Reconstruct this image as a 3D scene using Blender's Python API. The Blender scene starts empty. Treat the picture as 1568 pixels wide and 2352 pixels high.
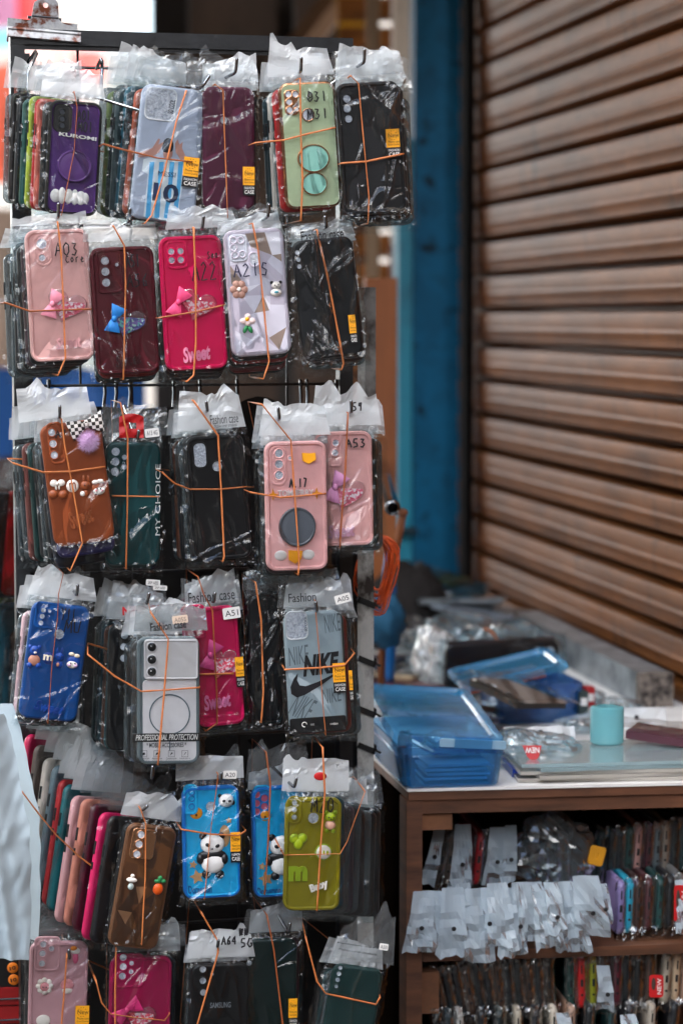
import bpy, bmesh, math, random
import numpy as np
from mathutils import Vector, Matrix, noise
R = math.radians
C = bpy.context.scene.collection
sc = bpy.context.scene
# ------------------------------------------------------------------ camera, sky, sun, exposure
CAMZ = 1.5; F = 5553.0; HOR = 729.0
TH = math.atan((1176 - HOR) / F)
cam = bpy.data.cameras.new('camera'); camo = bpy.data.objects.new('camera', cam); C.objects.link(camo)
camo.location = (0, 0, CAMZ); camo.rotation_euler = (R(90) - TH, 0, 0)
cam.sensor_fit = 'VERTICAL'; cam.sensor_height = 36; cam.lens = F / 2352 * 36
cam.clip_start = 0.05; cam.clip_end = 500
cam.dof.use_dof = True; cam.dof.focus_distance = 3.0; cam.dof.aperture_fstop = 3.4
sc.camera = camo
SUN_EL, SUN_X, SUN_Y = R(54), 0.86, -0.51
w = bpy.data.worlds.new('World'); sc.world = w; w.use_nodes = True
nt = w.node_tree; bg = nt.nodes['Background']
sky = nt.nodes.new('ShaderNodeTexSky'); sky.sky_type = 'NISHITA'; sky.sun_disc = False
sky.sun_elevation = SUN_EL; sky.sun_rotation = math.atan2(SUN_X, SUN_Y); sky.dust_density = 2.0
tc = nt.nodes.new('ShaderNodeTexCoord'); nz = nt.nodes.new('ShaderNodeTexNoise')
nz.inputs['Scale'].default_value = 3.2; nz.inputs['Detail'].default_value = 6
rp = nt.nodes.new('ShaderNodeValToRGB'); rp.color_ramp.elements[0].position = .47; rp.color_ramp.elements[1].position = .62
mx = nt.nodes.new('ShaderNodeMix'); mx.data_type = 'RGBA'; mx.inputs['B'].default_value = (26, 25.4, 24.6, 1)
nt.links.new(tc.outputs['Generated'], nz.inputs['Vector']); nt.links.new(nz.outputs['Fac'], rp.inputs['Fac'])
nt.links.new(rp.outputs['Color'], mx.inputs['Factor']); nt.links.new(sky.outputs['Color'], mx.inputs['A'])
nt.links.new(mx.outputs['Result'], bg.inputs['Color']); bg.inputs['Strength'].default_value = 0.14
sl = bpy.data.lights.new('sun', 'SUN'); so = bpy.data.objects.new('sun', sl); C.objects.link(so)
sl.energy = 4.0; sl.angle = R(.5); sl.color = (1, .94, .86)
sd = Vector((SUN_X * math.cos(SUN_EL), SUN_Y * math.cos(SUN_EL), math.sin(SUN_EL)))
so.rotation_euler = sd.to_track_quat('Z', 'Y').to_euler(); so.location = (3, -3, 9)
vs = sc.view_settings; vs.view_transform = 'Standard'; vs.look = 'None'; vs.gamma = 1; vs.exposure = 2.1
sc.cycles.transparent_max_bounces = 48; sc.cycles.max_bounces = 10; sc.cycles.use_denoising = True

# ------------------------------------------------------------------ helpers
def P(u, v, Y):
    x = (u - 784) / F; y = -(v - 1176) / F
    yd = math.cos(TH) + y * math.sin(TH); zd = -math.sin(TH) + y * math.cos(TH)
    return Vector((x / yd * Y, Y, CAMZ + zd / yd * Y))
def ray(u, v): return P(u, v, 1.0) - Vector((0, 0, CAMZ))
def lin(h):
    h = h.lstrip('#'); o = []
    for i in (0, 2, 4):
        c = int(h[i:i + 2], 16) / 255
        o.append(c / 12.92 if c <= .04045 else ((c + .055) / 1.055) ** 2.4)
    return (*o, 1)
MC = {}
def nodes(name):
    m = bpy.data.materials.new(name); m.use_nodes = True
    n = m.node_tree; return m, n, n.nodes['Principled BSDF']
def mat(col, rough=.45, metal=0, var=.06, bump=0., scale=60, spec=.5, coat=0, key=None):
    k = ('p', col, rough, metal, var, bump, scale, spec, coat)
    if k in MC: return MC[k]
    m, n, b = nodes('paint_' + col.strip('#'))
    c = lin(col) if isinstance(col, str) else col
    b.inputs['Roughness'].default_value = rough; b.inputs['Metallic'].default_value = metal
    b.inputs['Specular IOR Level'].default_value = spec; b.inputs['Coat Weight'].default_value = coat
    t = n.nodes.new('ShaderNodeTexCoord'); z = n.nodes.new('ShaderNodeTexNoise'); z.inputs['Scale'].default_value = scale
    z.inputs['Detail'].default_value = 5
    n.links.new(t.outputs['Object'], z.inputs['Vector'])
    x = n.nodes.new('ShaderNodeMix'); x.data_type = 'RGBA'
    x.inputs['A'].default_value = tuple(max(0, v * (1 - var * 2)) for v in c[:3]) + (1,)
    x.inputs['B'].default_value = tuple(min(1, v * (1 + var * 2)) for v in c[:3]) + (1,)
    n.links.new(z.outputs['Fac'], x.inputs['Factor']); n.links.new(x.outputs['Result'], b.inputs['Base Color'])
    if bump:
        bp = n.nodes.new('ShaderNodeBump'); bp.inputs['Strength'].default_value = bump; bp.inputs['Distance'].default_value = .002
        n.links.new(z.outputs['Fac'], bp.inputs['Height']); n.links.new(bp.outputs['Normal'], b.inputs['Normal'])
    MC[k] = m; return m
def worn(name, c1, c2, lo, hi, scale=8, rough=.6, metal=0, stretch=(1, 1, 1), bump=.3, c3=None, detail=8):
    m, n, b = nodes(name); b.inputs['Roughness'].default_value = rough; b.inputs['Metallic'].default_value = metal
    t = n.nodes.new('ShaderNodeTexCoord'); mp = n.nodes.new('ShaderNodeMapping'); mp.inputs['Scale'].default_value = stretch
    z = n.nodes.new('ShaderNodeTexNoise'); z.inputs['Scale'].default_value = scale; z.inputs['Detail'].default_value = detail; z.inputs['Roughness'].default_value = .65
    n.links.new(t.outputs['Object'], mp.inputs['Vector']); n.links.new(mp.outputs['Vector'], z.inputs['Vector'])
    r = n.nodes.new('ShaderNodeValToRGB'); e = r.color_ramp.elements
    e[0].position = lo; e[0].color = lin(c1); e[1].position = hi; e[1].color = lin(c2)
    if c3: q = e.new(min(.99, hi + .12)); q.color = lin(c3)
    n.links.new(z.outputs['Fac'], r.inputs['Fac']); n.links.new(r.outputs['Color'], b.inputs['Base Color'])
    bp = n.nodes.new('ShaderNodeBump'); bp.inputs['Strength'].default_value = bump; bp.inputs['Distance'].default_value = .003
    n.links.new(z.outputs['Fac'], bp.inputs['Height']); n.links.new(bp.outputs['Normal'], b.inputs['Normal'])
    return m
def film_mat(name, tint='#f8fbfc', base=-.062, k=2.7, rough=.02, milk=0., milkcol='#e8edf0', bump=.03, cap=.55):
    m = bpy.data.materials.new(name); m.use_nodes = True; n = m.node_tree; n.nodes.clear()
    o = n.nodes.new('ShaderNodeOutputMaterial'); tr = n.nodes.new('ShaderNodeBsdfTransparent'); tr.inputs['Color'].default_value = lin(tint)
    g = n.nodes.new('ShaderNodeBsdfGlossy'); g.inputs['Roughness'].default_value = rough
    t = n.nodes.new('ShaderNodeTexCoord'); z = n.nodes.new('ShaderNodeTexNoise'); z.inputs['Scale'].default_value = 90; z.inputs['Detail'].default_value = 3
    bp = n.nodes.new('ShaderNodeBump'); bp.inputs['Strength'].default_value = bump; bp.inputs['Distance'].default_value = .002
    n.links.new(t.outputs['Object'], z.inputs['Vector']); n.links.new(z.outputs['Fac'], bp.inputs['Height'])
    f = n.nodes.new('ShaderNodeFresnel'); f.inputs['IOR'].default_value = 1.5
    n.links.new(bp.outputs['Normal'], f.inputs['Normal']); n.links.new(bp.outputs['Normal'], g.inputs['Normal'])
    a = n.nodes.new('ShaderNodeMath'); a.operation = 'MULTIPLY_ADD'; a.use_clamp = True
    a.inputs[1].default_value = k; a.inputs[2].default_value = base
    n.links.new(f.outputs['Fac'], a.inputs[0])
    mn = n.nodes.new('ShaderNodeMath'); mn.operation = 'MINIMUM'; mn.inputs[1].default_value = cap; n.links.new(a.outputs[0], mn.inputs[0]); a = mn
    body = tr
    if milk > 0:
        d = n.nodes.new('ShaderNodeBsdfDiffuse'); d.inputs['Color'].default_value = lin(milkcol)
        tl = n.nodes.new('ShaderNodeBsdfTranslucent'); tl.inputs['Color'].default_value = lin(milkcol)
        m1 = n.nodes.new('ShaderNodeMixShader'); m1.inputs[0].default_value = .3
        n.links.new(d.outputs[0], m1.inputs[1]); n.links.new(tl.outputs[0], m1.inputs[2])
        m2 = n.nodes.new('ShaderNodeMixShader'); m2.inputs[0].default_value = milk
        n.links.new(tr.outputs[0], m2.inputs[1]); n.links.new(m1.outputs[0], m2.inputs[2]); body = m2
    ms = n.nodes.new('ShaderNodeMixShader'); n.links.new(a.outputs[0], ms.inputs[0])
    n.links.new(body.outputs[0], ms.inputs[1]); n.links.new(g.outputs[0], ms.inputs[2]); n.links.new(ms.outputs[0], o.inputs['Surface'])
    return m
FILM = film_mat('clear_film')
FILM2 = film_mat('dusty_film', tint='#f5f9fa', base=-.055, k=2.3, milk=.0, rough=.04, cap=.5)
FLAPW = film_mat('white_film', milk=.56, milkcol='#f2f6f8', rough=.16, k=1.5, base=-.01)
FLAPS = film_mat('shelf_flap_film', milk=.72, milkcol='#b4c2cb', rough=.25, k=.6, base=-.01)
FLAPC = film_mat('clear_flap', milk=.10, milkcol='#dfe6ea', rough=.07, k=2.0, base=.0)
FLAPH = film_mat('silver_flap', milk=.55, milkcol='#b9c6cc', rough=.12, k=3.0, base=.3)
LIDB = film_mat('blue_lid_plastic', tint='#b8e2f8', milk=.36, milkcol='#52b4ec', rough=.14, base=.0, k=1.2, bump=.05)
CLUMP = film_mat('crumpled_clear_film', tint='#e4eef2', milk=.10, milkcol='#b4c4cc', rough=.16, base=-.03, k=1.0)
BOXB = film_mat('blue_clear_plastic', tint='#cdeafb', milk=.17, milkcol='#3aa6ea', rough=.12, base=.02, k=1.2, bump=.05)
BOXD = film_mat('deep_blue_clear_plastic', tint='#b8dcf8', milk=.22, milkcol='#2478cc', rough=.15, base=.03, k=1.1, bump=.05)
GLAZE = film_mat('clear_dome', tint='#f2e6ea', milk=.06, rough=.05, k=1.6, bump=0)
CLEARC = film_mat('clear_shell', tint='#c9cfd2', milk=.32, milkcol='#8f989c', rough=.2, k=1.3, bump=0)
CHROME = mat('#8a8d92', .10, 1, 0)
DARKCH = mat('#3a3c40', .2, 1, 0)
BLACK = mat('#121315', .4); INK = mat('#0a0a12', .5, var=0)
GOLD = mat('#b98a68', .22, .9, .03)
WHITE = mat('#e4e2de', .5); YEL = mat('#f0a512', .5, var=.03)
BAND = mat('#bb6c38', .5, var=.12, scale=40); BANDD = mat('#9a5228', .5, var=.15, scale=40)
FOAM = worn('foam', '#a0a6b2', '#ccd0d8', .35, .65, 300, .9, bump=.8, detail=2)
def glitter(name, cols):
    m, n, b = nodes(name); b.inputs['Roughness'].default_value = .25
    t = n.nodes.new('ShaderNodeTexCoord'); v = n.nodes.new('ShaderNodeTexVoronoi'); v.inputs['Scale'].default_value = 420
    n.links.new(t.outputs['Object'], v.inputs['Vector'])
    s = n.nodes.new('ShaderNodeSeparateColor'); n.links.new(v.outputs['Color'], s.inputs['Color'])
    r = n.nodes.new('ShaderNodeValToRGB'); r.color_ramp.interpolation = 'CONSTANT'; e = r.color_ramp.elements
    e[0].color = lin(cols[0]); e[1].position = .4; e[1].color = lin(cols[1])
    for i, c in enumerate(cols[2:]): q = e.new(.6 + .13 * i); q.color = lin(c)
    n.links.new(s.outputs['Red'], r.inputs['Fac']); n.links.new(r.outputs['Color'], b.inputs['Base Color'])
    return m
GLP = glitter('pink_glitter', ['#f07a92', '#ffb0c0', '#d85a76', '#ffffff']); GLB = glitter('blue_glitter', ['#4a5a9a', '#5fc8c0', '#a8e8d8', '#7a78c0'])
GLR = glitter('red_glitter', ['#f0506a', '#ff8aa0', '#e03050', '#fff0f4'])
def facet_print(c, cols, nx, nz, seed):
    r = random.Random(seed); W, H = c.w - .010, c.h - .010; b = MB(); g = [[((j / nx - .5) * W + (r.uniform(-.4, .4) * W / nx if 0 < j < nx else 0), .005 + i / nz * H + (r.uniform(-.4, .4) * H / nz if 0 < i < nz else 0), r.uniform(0, .0009)) for j in range(nx + 1)] for i in range(nz + 1)]
    for i in range(nz):
        for j in range(nx):
            q = [g[i][j], g[i][j + 1], g[i + 1][j + 1], g[i + 1][j]]; k = r.random() < .5
            for t in (((0, 1, 2), (0, 2, 3)) if k else ((0, 1, 3), (1, 2, 3))): b.add([(q[e][0], c.fy - .0004 - q[e][2], q[e][1]) for e in t], [(0, 1, 2)], r.choices(range(len(cols)), [.45, .35, .12, .08][:len(cols)])[0])
    b.build('facet_print', [mat(k, .3) for k in cols], c.root, smooth=False)
def facet(name, a, b_, c, scale):
    m, n, b = nodes(name); b.inputs['Roughness'].default_value = .3
    t = n.nodes.new('ShaderNodeTexCoord'); v = n.nodes.new('ShaderNodeTexVoronoi'); v.inputs['Scale'].default_value = scale; v.distance = 'MANHATTAN'
    n.links.new(t.outputs['Object'], v.inputs['Vector'])
    s = n.nodes.new('ShaderNodeSeparateColor'); n.links.new(v.outputs['Color'], s.inputs['Color'])
    r = n.nodes.new('ShaderNodeValToRGB'); r.color_ramp.interpolation = 'CONSTANT'; e = r.color_ramp.elements
    e[0].color = lin(a); e[1].position = .38; e[1].color = lin(b_); q = e.new(.72); q.color = lin(c)
    n.links.new(s.outputs['Red'], r.inputs['Fac']); n.links.new(r.outputs['Color'], b.inputs['Base Color'])
    return m
LAVF = facet('lavender_facets', '#cfc8d4', '#e9e5ee', '#a8968e', 34); BRNF = facet('brown_facets', '#4a2c1a', '#5c3a24', '#7d5238', 30)

def rr(w, h, r, n=5):
    r = max(.0002, min(r, w / 2 - 1e-5, h / 2 - 1e-5)); o = []
    for cx, cz, a0 in ((w / 2 - r, h / 2 - r, 0), (-w / 2 + r, h / 2 - r, 90), (-w / 2 + r, -h / 2 + r, 180), (w / 2 - r, -h / 2 + r, 270)):
        for i in range(n + 1):
            a = R(a0 + 90 * i / n); o.append((cx + r * math.cos(a), cz + r * math.sin(a)))
    return o
TEXTC = {}
def text_geo(s, bold=0., shear=0.):
    k = (s, bold, shear)
    if k in TEXTC: return TEXTC[k]
    cu = bpy.data.curves.new('t', 'FONT'); cu.body = s; cu.size = 1; cu.offset = bold; cu.shear = shear; cu.resolution_u = 3
    ob = bpy.data.objects.new('t', cu); me = ob.to_mesh()
    vs_ = [tuple(v.co) for v in me.vertices]; fs = [tuple(p.vertices) for p in me.polygons]
    ob.to_mesh_clear(); bpy.data.objects.remove(ob); bpy.data.curves.remove(cu)
    xs = [v[0] for v in vs_] or [0]; ys = [v[1] for v in vs_] or [0]
    x0, x1, y0, y1 = min(xs), max(xs), min(ys), max(ys)
    vs_ = [((v[0] - (x0 + x1) / 2) / max(1e-6, x1 - x0), (v[1] - (y0 + y1) / 2) / max(1e-6, y1 - y0)) for v in vs_]
    TEXTC[k] = (vs_, fs); return TEXTC[k]
STK = {'A': [[(0, 0), (.45, 1), (.9, 0)], [(.15, .4), (.8, .42)]], '0': [[(.4, 1), (.05, .7), (.1, .2), (.45, 0), (.8, .3), (.75, .8), (.4, 1)]],
       '1': [[(.4, 1), (.45, 0)]], '2': [[(.05, .8), (.4, 1), (.7, .75), (.05, 0), (.85, .05)]], '3': [[(.05, .95), (.6, .9), (.3, .55), (.7, .35), (.4, 0), (0, .1)]],
       '5': [[(.75, 1), (.15, .95), (.1, .55), (.6, .5), (.7, .15), (.05, 0)]], '6': [[(.7, 1), (.15, .5), (.2, .05), (.65, .1), (.6, .45), (.15, .4)]],
       '7': [[(.05, 1), (.75, .95), (.3, 0)]], '4': [[(.6, 0), (.55, 1), (0, .35), (.85, .35)]], '9': [[(.65, .7), (.3, .95), (.15, .6), (.6, .6), (.65, 1), (.5, 0)]],
       'M': [[(0, 0), (.15, 1), (.45, .3), (.8, 1), (.9, 0)]], 'S': [[(.75, .9), (.3, 1), (.15, .65), (.7, .4), (.5, 0), (.05, .1)]], '.': [[(.3, 0), (.4, .1)]],
       'C': [[(.7, .8), (.3, .8), (.1, .3), (.4, 0), (.8, .1)]], 'o': [[(.4, .7), (.1, .4), (.3, 0), (.65, .3), (.4, .7)]], 'r': [[(.1, 0), (.15, .6), (.6, .7)]],
       'e': [[(.1, .3), (.6, .4), (.3, .7), (.1, .3), (.3, 0), (.7, .1)]], 'G': [[(.8, .9), (.3, 1), (.05, .4), (.4, 0), (.8, .2), (.8, .45), (.5, .45)]],
       'Y': [[(0, 1), (.4, .5), (.8, 1)], [(.4, .5), (.3, 0)]], 'U': [[(0, 1), (.1, .1), (.6, .1), (.8, 1)]], '@': [[(.6, .6), (.3, .8), (.05, .4), (.4, 0), (.9, .3), (.8, .8), (.3, 1), (.4, .3), (.7, .5)]],
       'n': [[(0, 0), (.1, .7), (.5, .7), (.6, 0)]], '#': [[(0, .1), (.9, .2), (0, .4), (.9, .5), (0, .7), (.9, .8), (.1, 1), (.2, 0), (.5, 1), (.6, 0), (.9, 1)]]}

class MB:
    def __init__(s): s.v = []; s.f = []; s.m = []
    def add(s, v, f, mi=0):
        o = len(s.v); s.v += [tuple(p) for p in v]; s.f += [tuple(i + o for i in q) for q in f]; s.m += [mi] * len(f); return s
    def box(s, c, d, mi=0, rot=None):
        x, y, z = (k / 2 for k in d); v = [Vector((a * x, b * y, e * z)) for a in (-1, 1) for b in (-1, 1) for e in (-1, 1)]
        if rot: v = [rot @ p for p in v]
        return s.add([p + Vector(c) for p in v], [(0, 1, 3, 2), (4, 6, 7, 5), (0, 4, 5, 1), (2, 3, 7, 6), (0, 2, 6, 4), (1, 5, 7, 3)], mi)
    def ell(s, c, r, mi=0, n=12, rot=0.):
        v = []; f = []; m_ = n // 2 + 1; ca, sa = math.cos(rot), math.sin(rot)
        for i in range(m_ + 1):
            a = math.pi * i / m_
            for j in range(n):
                b = 2 * math.pi * j / n
                x = r[0] * math.sin(a) * math.cos(b); y = r[1] * math.sin(a) * math.sin(b); z = r[2] * math.cos(a)
                v.append((c[0] + x * ca + z * sa, c[1] + y, c[2] - x * sa + z * ca))
        for i in range(m_):
            for j in range(n): f.append((i * n + j, i * n + (j + 1) % n, (i + 1) * n + (j + 1) % n, (i + 1) * n + j))
        return s.add(v, f, mi)
    def tube(s, path, r, mi=0, n=7, flat=1., closed=False):
        path = [Vector(p) for p in path]; v = []; f = []; N = len(path); up = Vector((0, 0, 1)); pr = None
        for i, p in enumerate(path):
            if closed: d = path[(i + 1) % N] - path[i - 1]
            else: d = path[min(i + 1, N - 1)] - path[max(i - 1, 0)]
            d.normalize()
            if pr is None:
                a = Vector((0, 1, 0)) if abs(d.y) < .9 else Vector((1, 0, 0))
                pr = (a - d * a.dot(d)).normalized()
            else: pr = (pr - d * pr.dot(d)).normalized()
            q = d.cross(pr); rr_ = r[i] if isinstance(r, (list, tuple)) else r
            for j in range(n):
                b = 2 * math.pi * j / n; v.append(p + pr * math.cos(b) * rr_ * flat + q * math.sin(b) * rr_)
        for i in range(N if closed else N - 1):
            for j in range(n): f.append((i * n + j, i * n + (j + 1) % n, ((i + 1) % N) * n + (j + 1) % n, ((i + 1) % N) * n + j))
        if not closed: f.append(tuple(range(n))[::-1]); f.append(tuple((N - 1) * n + j for j in range(n)))
        return s.add(v, f, mi)
    def loft(s, cx, cz, w, h, r, prof, rot=0., n=5, cap=True, back=True):
        """prof: (inset, y, material index of the ring that ENDS here)"""
        ca, sa = math.cos(rot), math.sin(rot); rings = []
        for ins, y, mi in prof:
            ring = [(cx + x * ca + z * sa, y, cz - x * sa + z * ca) for x, z in rr(w - 2 * ins, h - 2 * ins, r - ins, n)]; rings.append(ring)
        L = len(rings[0])
        for k in range(1, len(rings)):
            s.add(rings[k - 1] + rings[k], [(j, (j + 1) % L, L + (j + 1) % L, L + j) for j in range(L)], prof[k][2])
        if cap: s.add(rings[-1], [tuple(range(L))], prof[-1][2])
        if back: s.add(rings[0], [tuple(range(L))[::-1]], prof[0][2])
        return s
    def poly(s, pts, y0, y1, mi=0):
        n = len(pts); v = [(x, y0, z) for x, z in pts] + [(x, y1, z) for x, z in pts]
        return s.add(v, [tuple(range(n, 2 * n)), tuple(range(n))[::-1]] + [(j, (j + 1) % n, n + (j + 1) % n, n + j) for j in range(n)], mi)
    def text(s, t, cx, cz, w, h, y, mi=0, rot=0., bold=0., shear=0., th=.0):
        vs_, fs = text_geo(t, bold, shear); ca, sa = math.cos(rot), math.sin(rot)
        v = [(cx + x * w * ca + z * h * sa, y, cz - x * w * sa + z * h * ca) for x, z in vs_]
        s.add(v, fs, mi)
        if th:
            n = len(v); v2 = [(a, y + th, c) for a, _, c in v]; cnt = {}
            for q in fs:
                for i in range(len(q)): e = (q[i], q[(i + 1) % len(q)]); cnt[e] = 1
            ed = [e for e in cnt if (e[1], e[0]) not in cnt]
            s.add(v + v2, [(a, b, n + b, n + a) for a, b in ed], mi)
        return s
    def build(s, name, mats, parent=None, smooth=True, ang=35):
        me = bpy.data.meshes.new(name); me.from_pydata(s.v, [], s.f)
        for m in (mats if isinstance(mats, (list, tuple)) else [mats]): me.materials.append(m)
        me.polygons.foreach_set('material_index', s.m)
        me.polygons.foreach_set('use_smooth', [smooth] * len(s.f)); me.update()
        if smooth and ang: me.set_sharp_from_angle(angle=R(ang))
        o = bpy.data.objects.new(name, me); C.objects.link(o)
        if parent: o.parent = parent
        return o
def tag(o, label, cat, group=None, kind=None):
    if label: o['label'] = label
    if cat: o['category'] = cat
    if group: o['group'] = group
    if kind: o['kind'] = kind
    return o
def thing(name, label, cat, M, group=None):
    o = bpy.data.objects.new(name, None); C.objects.link(o); o.matrix_world = M; o.empty_display_size = .02
    return tag(o, label, cat, group)
def tri(x): return abs((x % 1.0) * 2 - 1)
def crumple(x, z, rnd, amp, L):
    s = 0
    for a, l, ph, k in rnd: s += k * tri((x * math.cos(a) + z * math.sin(a)) / (L * l) + ph)
    return amp * s
def crset(seed, n=5):
    r = random.Random(seed); return [(r.uniform(0, 6.28), r.uniform(.5, 1.5), r.random(), r.uniform(.4, 1) * r.choice((-1, 1))) for _ in range(n)]

# ------------------------------------------------------------------ film sheets
def folds(seed, w, h, A, n):
    """fold lines of the film: (x, z, angle, length, width, height)"""
    r = random.Random(seed * 13 + 5); o = []
    for k in range(n):
        z = r.choice((r.uniform(.0, .25), r.uniform(.7, 1.05), r.uniform(0, 1))) * h
        o.append((r.uniform(-.55, .55) * w, z, A + r.gauss(0, .26) + (1.2 if r.random() < .15 else 0), r.uniform(.2, .85) * h * .65, r.uniform(.0009, .0022) * (wk := r.choice((1, 1, 1, 2.6))), wk ** .7 * r.uniform(.0012, .0034) * r.choice((1, 1, -.6))))
    return o
def film_y_field(X, Z, seed, w, h, A, amp, n):
    D = np.zeros_like(X)
    for x, z, a, L, wd, hg in folds(seed, w, h, A, n):
        ca, sa = math.cos(a), math.sin(a); q = (X - x) * sa + (Z - z) * ca; p = (X - x) * ca - (Z - z) * sa + .006 * np.sin(q * 45 + x * 300)
        tp = np.clip(1 - (np.abs(q) / L) ** 2, 0, 1); ww = wd * (.5 + .9 * tp)
        D += hg * tp * np.exp(-np.abs(p) / ww) * 1.15
    r = random.Random(seed)
    for k in range(5):
        a = r.uniform(0, 6.28); f = r.uniform(50, 190); D += .00009 * np.sin((X * math.cos(a) + Z * math.sin(a)) * f + r.random() * 6 + 1.5 * np.sin(Z * 60 + k))
    return D * amp
def tri_np(x): return np.abs((x % 1.0) * 2 - 1)
def film_sheet(w, h, t, seed, m=.0065, streak=None, amp=1., nx=92, nz=130, bot=.009, top=.009):
    r = random.Random(seed); A = streak if streak is not None else r.uniform(-.7, .7); b = MB()
    gx = np.linspace(-w / 2 - m, w / 2 + m, nx + 1); gz = np.linspace(-bot, h + top, nz + 1); X, Z = np.meshgrid(gx, gz)
    d = np.maximum(np.maximum(np.abs(X) - w / 2 + .003, -Z + .003), Z - h + .003); e = np.clip(d / (m + .003), 0, 1)
    cs = crset(seed, 6); cr = np.zeros_like(X)
    for a, l, ph, k in cs: cr += k * tri_np((X * math.cos(a) + Z * math.sin(a)) / (.014 * l) + ph + .15 * np.sin(X * 200 * l) + .15 * np.sin(Z * 130))
    near = np.clip((Z / h - .90) * 9, 0, 1) + np.clip((.035 - Z / h) * 18, 0, 1) * .8
    Y = -t - .0010 + e * e * (t * .38) - film_y_field(X, Z, seed, w, h, A, amp, int(10 + 7 * amp)) - amp * (.0016 * e + .0011 * near) * np.abs(cr)
    ji = np.sin(Z * 210 + seed) * .5 + np.sin(Z * 97 + 2 * seed) * .6 + np.sin(Z * 610) * .35; jk = np.sin(X * 240 + seed) * .5 + np.sin(X * 101 + seed) * .6 + np.sin(X * 700) * .3
    X2 = X + e * .0016 * ji * np.sign(X); Z2 = Z + e * .0016 * jk
    v = np.stack([X2, Y, Z2], -1).reshape(-1, 3).tolist(); W = nx + 1
    b.add(v, [(i * W + j, i * W + j + 1, (i + 1) * W + j + 1, (i + 1) * W + j) for i in range(nz) for j in range(nx)]); return b
def flap_sheet(w, ht, seed, nx=22, nz=10, amp=1., lean=0., hole=True, drop=.0):
    """bag header film: gathered at the hook, corners flaring, folded along sharp lines, uneven torn-looking top"""
    r = random.Random(seed); cs = crset(seed + 99, 4); b = MB(); v = []; f = []
    c0 = r.uniform(-.25, .25); pk = [(r.uniform(-.5, .5), r.uniform(.06, .2), r.uniform(-.3, .38)) for _ in range(5)]; sl = r.uniform(-.22, .22); nar = r.uniform(.80, .98); fan = [(r.uniform(-.6, .6), r.uniform(.02, .05), r.uniform(-1, 1)) for _ in range(7)]
    for i in range(nz + 1):
        fz = i / nz
        for j in range(nx + 1):
            fx = j / nx - .5
            top = 1 + sl * fx * 2 + sum(k * max(0, 1 - abs(fx - c) / wd) for c, wd, k in pk) * .8
            x = fx * w * (1 - (1 - nar) * fz) ; z = fz * ht * top
            dx, dz = x - c0 * w * .6, z - ht * .62; a = math.atan2(dx, dz + 1e-6); rad = math.hypot(dx, dz)
            rid = sum(hh * max(0, 1 - abs(((a / 3.1416 - ca + 1) % 2) - 1) / wd_) for ca, wd_, hh in fan)
            y = -amp * (.0030 * crumple(x, z, cs, 1, .040) * (.2 + fz) + .0024 * rid * min(1, rad / .012) * min(1, fz * 4)) + lean * z
            v.append((x, y, z))
    for i in range(nz):
        for j in range(nx):
            a = i * (nx + 1) + j; f.append((a, a + 1, a + nx + 2, a + nx + 1))
    b.add(v, f); return b
LW, LH, LT = .075, .158, .0095
BAGV = []; FLAPV = []; FLAPVC = []
for k in range(5):
    o = film_sheet(LW, LH, LT, 500 + k, m=.0065, nx=26, nz=54, amp=1.2).build('clear_bag', FILM2, ang=0); BAGV.append(o.data); C.objects.unlink(o)
for k in range(5):
    o = flap_sheet(.084, .032, 600 + k, 16, 8, 1.1).build('header_flap', FLAPW, smooth=False); FLAPV.append(o.data); C.objects.unlink(o)
    o = flap_sheet(.084, .032, 650 + k, 16, 8, 1.3).build('header_flap', FLAPC, smooth=False); FLAPVC.append(o.data); C.objects.unlink(o)
def shell_prof(t, style, ):
    if style == 'rim': return [(.002, 0, 0), (0, -.002, 0), (0, -t + .002, 0), (.0012, -t - .0004, 0), (.0036, -t - .0006, 0), (.0052, -t + .0012, 1), (.0058, -t + .0012, 1)]
    if style == 'step': return [(.002, 0, 0), (0, -.002, 0), (0, -t + .003, 0), (.001, -t + .0006, 0), (.003, -t, 0), (.0034, -t, 1)]
    return [(.002, 0, 0), (0, -.003, 0), (0, -t + .0035, 0), (.0008, -t + .0014, 0), (.0028, -t + .0002, 0), (.005, -t, 1)]
def plain_shell(w, h, t):
    b = MB().loft(0, h / 2, w, h, .011, shell_prof(t, 'flat'))
    for zc, hl in ((h * .72, .016), (h * .58, .009)): b.box((-w / 2 - .0002, -t * .5, zc), (.0012, .003, hl), 2)
    b.box((-w * .0, -t * .5, .0000), (.010, .0035, .0008), 2); b.ell((-w * .22, -t * .5, .0), (.002, .002, .0006), 2, 8); b.box((w * .25, -t * .5, 0), (.012, .002, .0006), 2)
    return b
o = plain_shell(LW, LH, LT).build('shell', [BLACK, BLACK, BLACK]); SHELLM = o.data; C.objects.unlink(o)
def copy_mesh(name, me, parent, mats=None, scale=None, loc=None):
    o = bpy.data.objects.new(name, me); C.objects.link(o); o.parent = parent
    if scale: o.scale = scale
    if loc: o.location = loc
    for i, m in enumerate(mats or []): o.material_slots[i].link = 'OBJECT'; o.material_slots[i].material = m
    return o
GAP = mat('#07080a', .7)
def layer_case(M, w, h, col, label, seed, flap='w', group='bagged phone cases hanging on the rack', smat=None, fs=1., name='phone_case'):
    t = thing(name, label, 'phone case', M, group)
    m = CLEARC if col == 'cl' else mat(col, .42)
    s = (w / LW, 1, h / LH)
    copy_mesh('shell', SHELLM, t, [m, m, GAP], s)
    bg_ = copy_mesh('clear_bag', BAGV[seed % 5], t, None, s)
    if flap: copy_mesh('header_flap', (FLAPV if flap == 'w' else FLAPVC)[seed % 5], bg_, None, (1, 1, fs), (0, -LT * .5, LH + .007))
    return t
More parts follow.
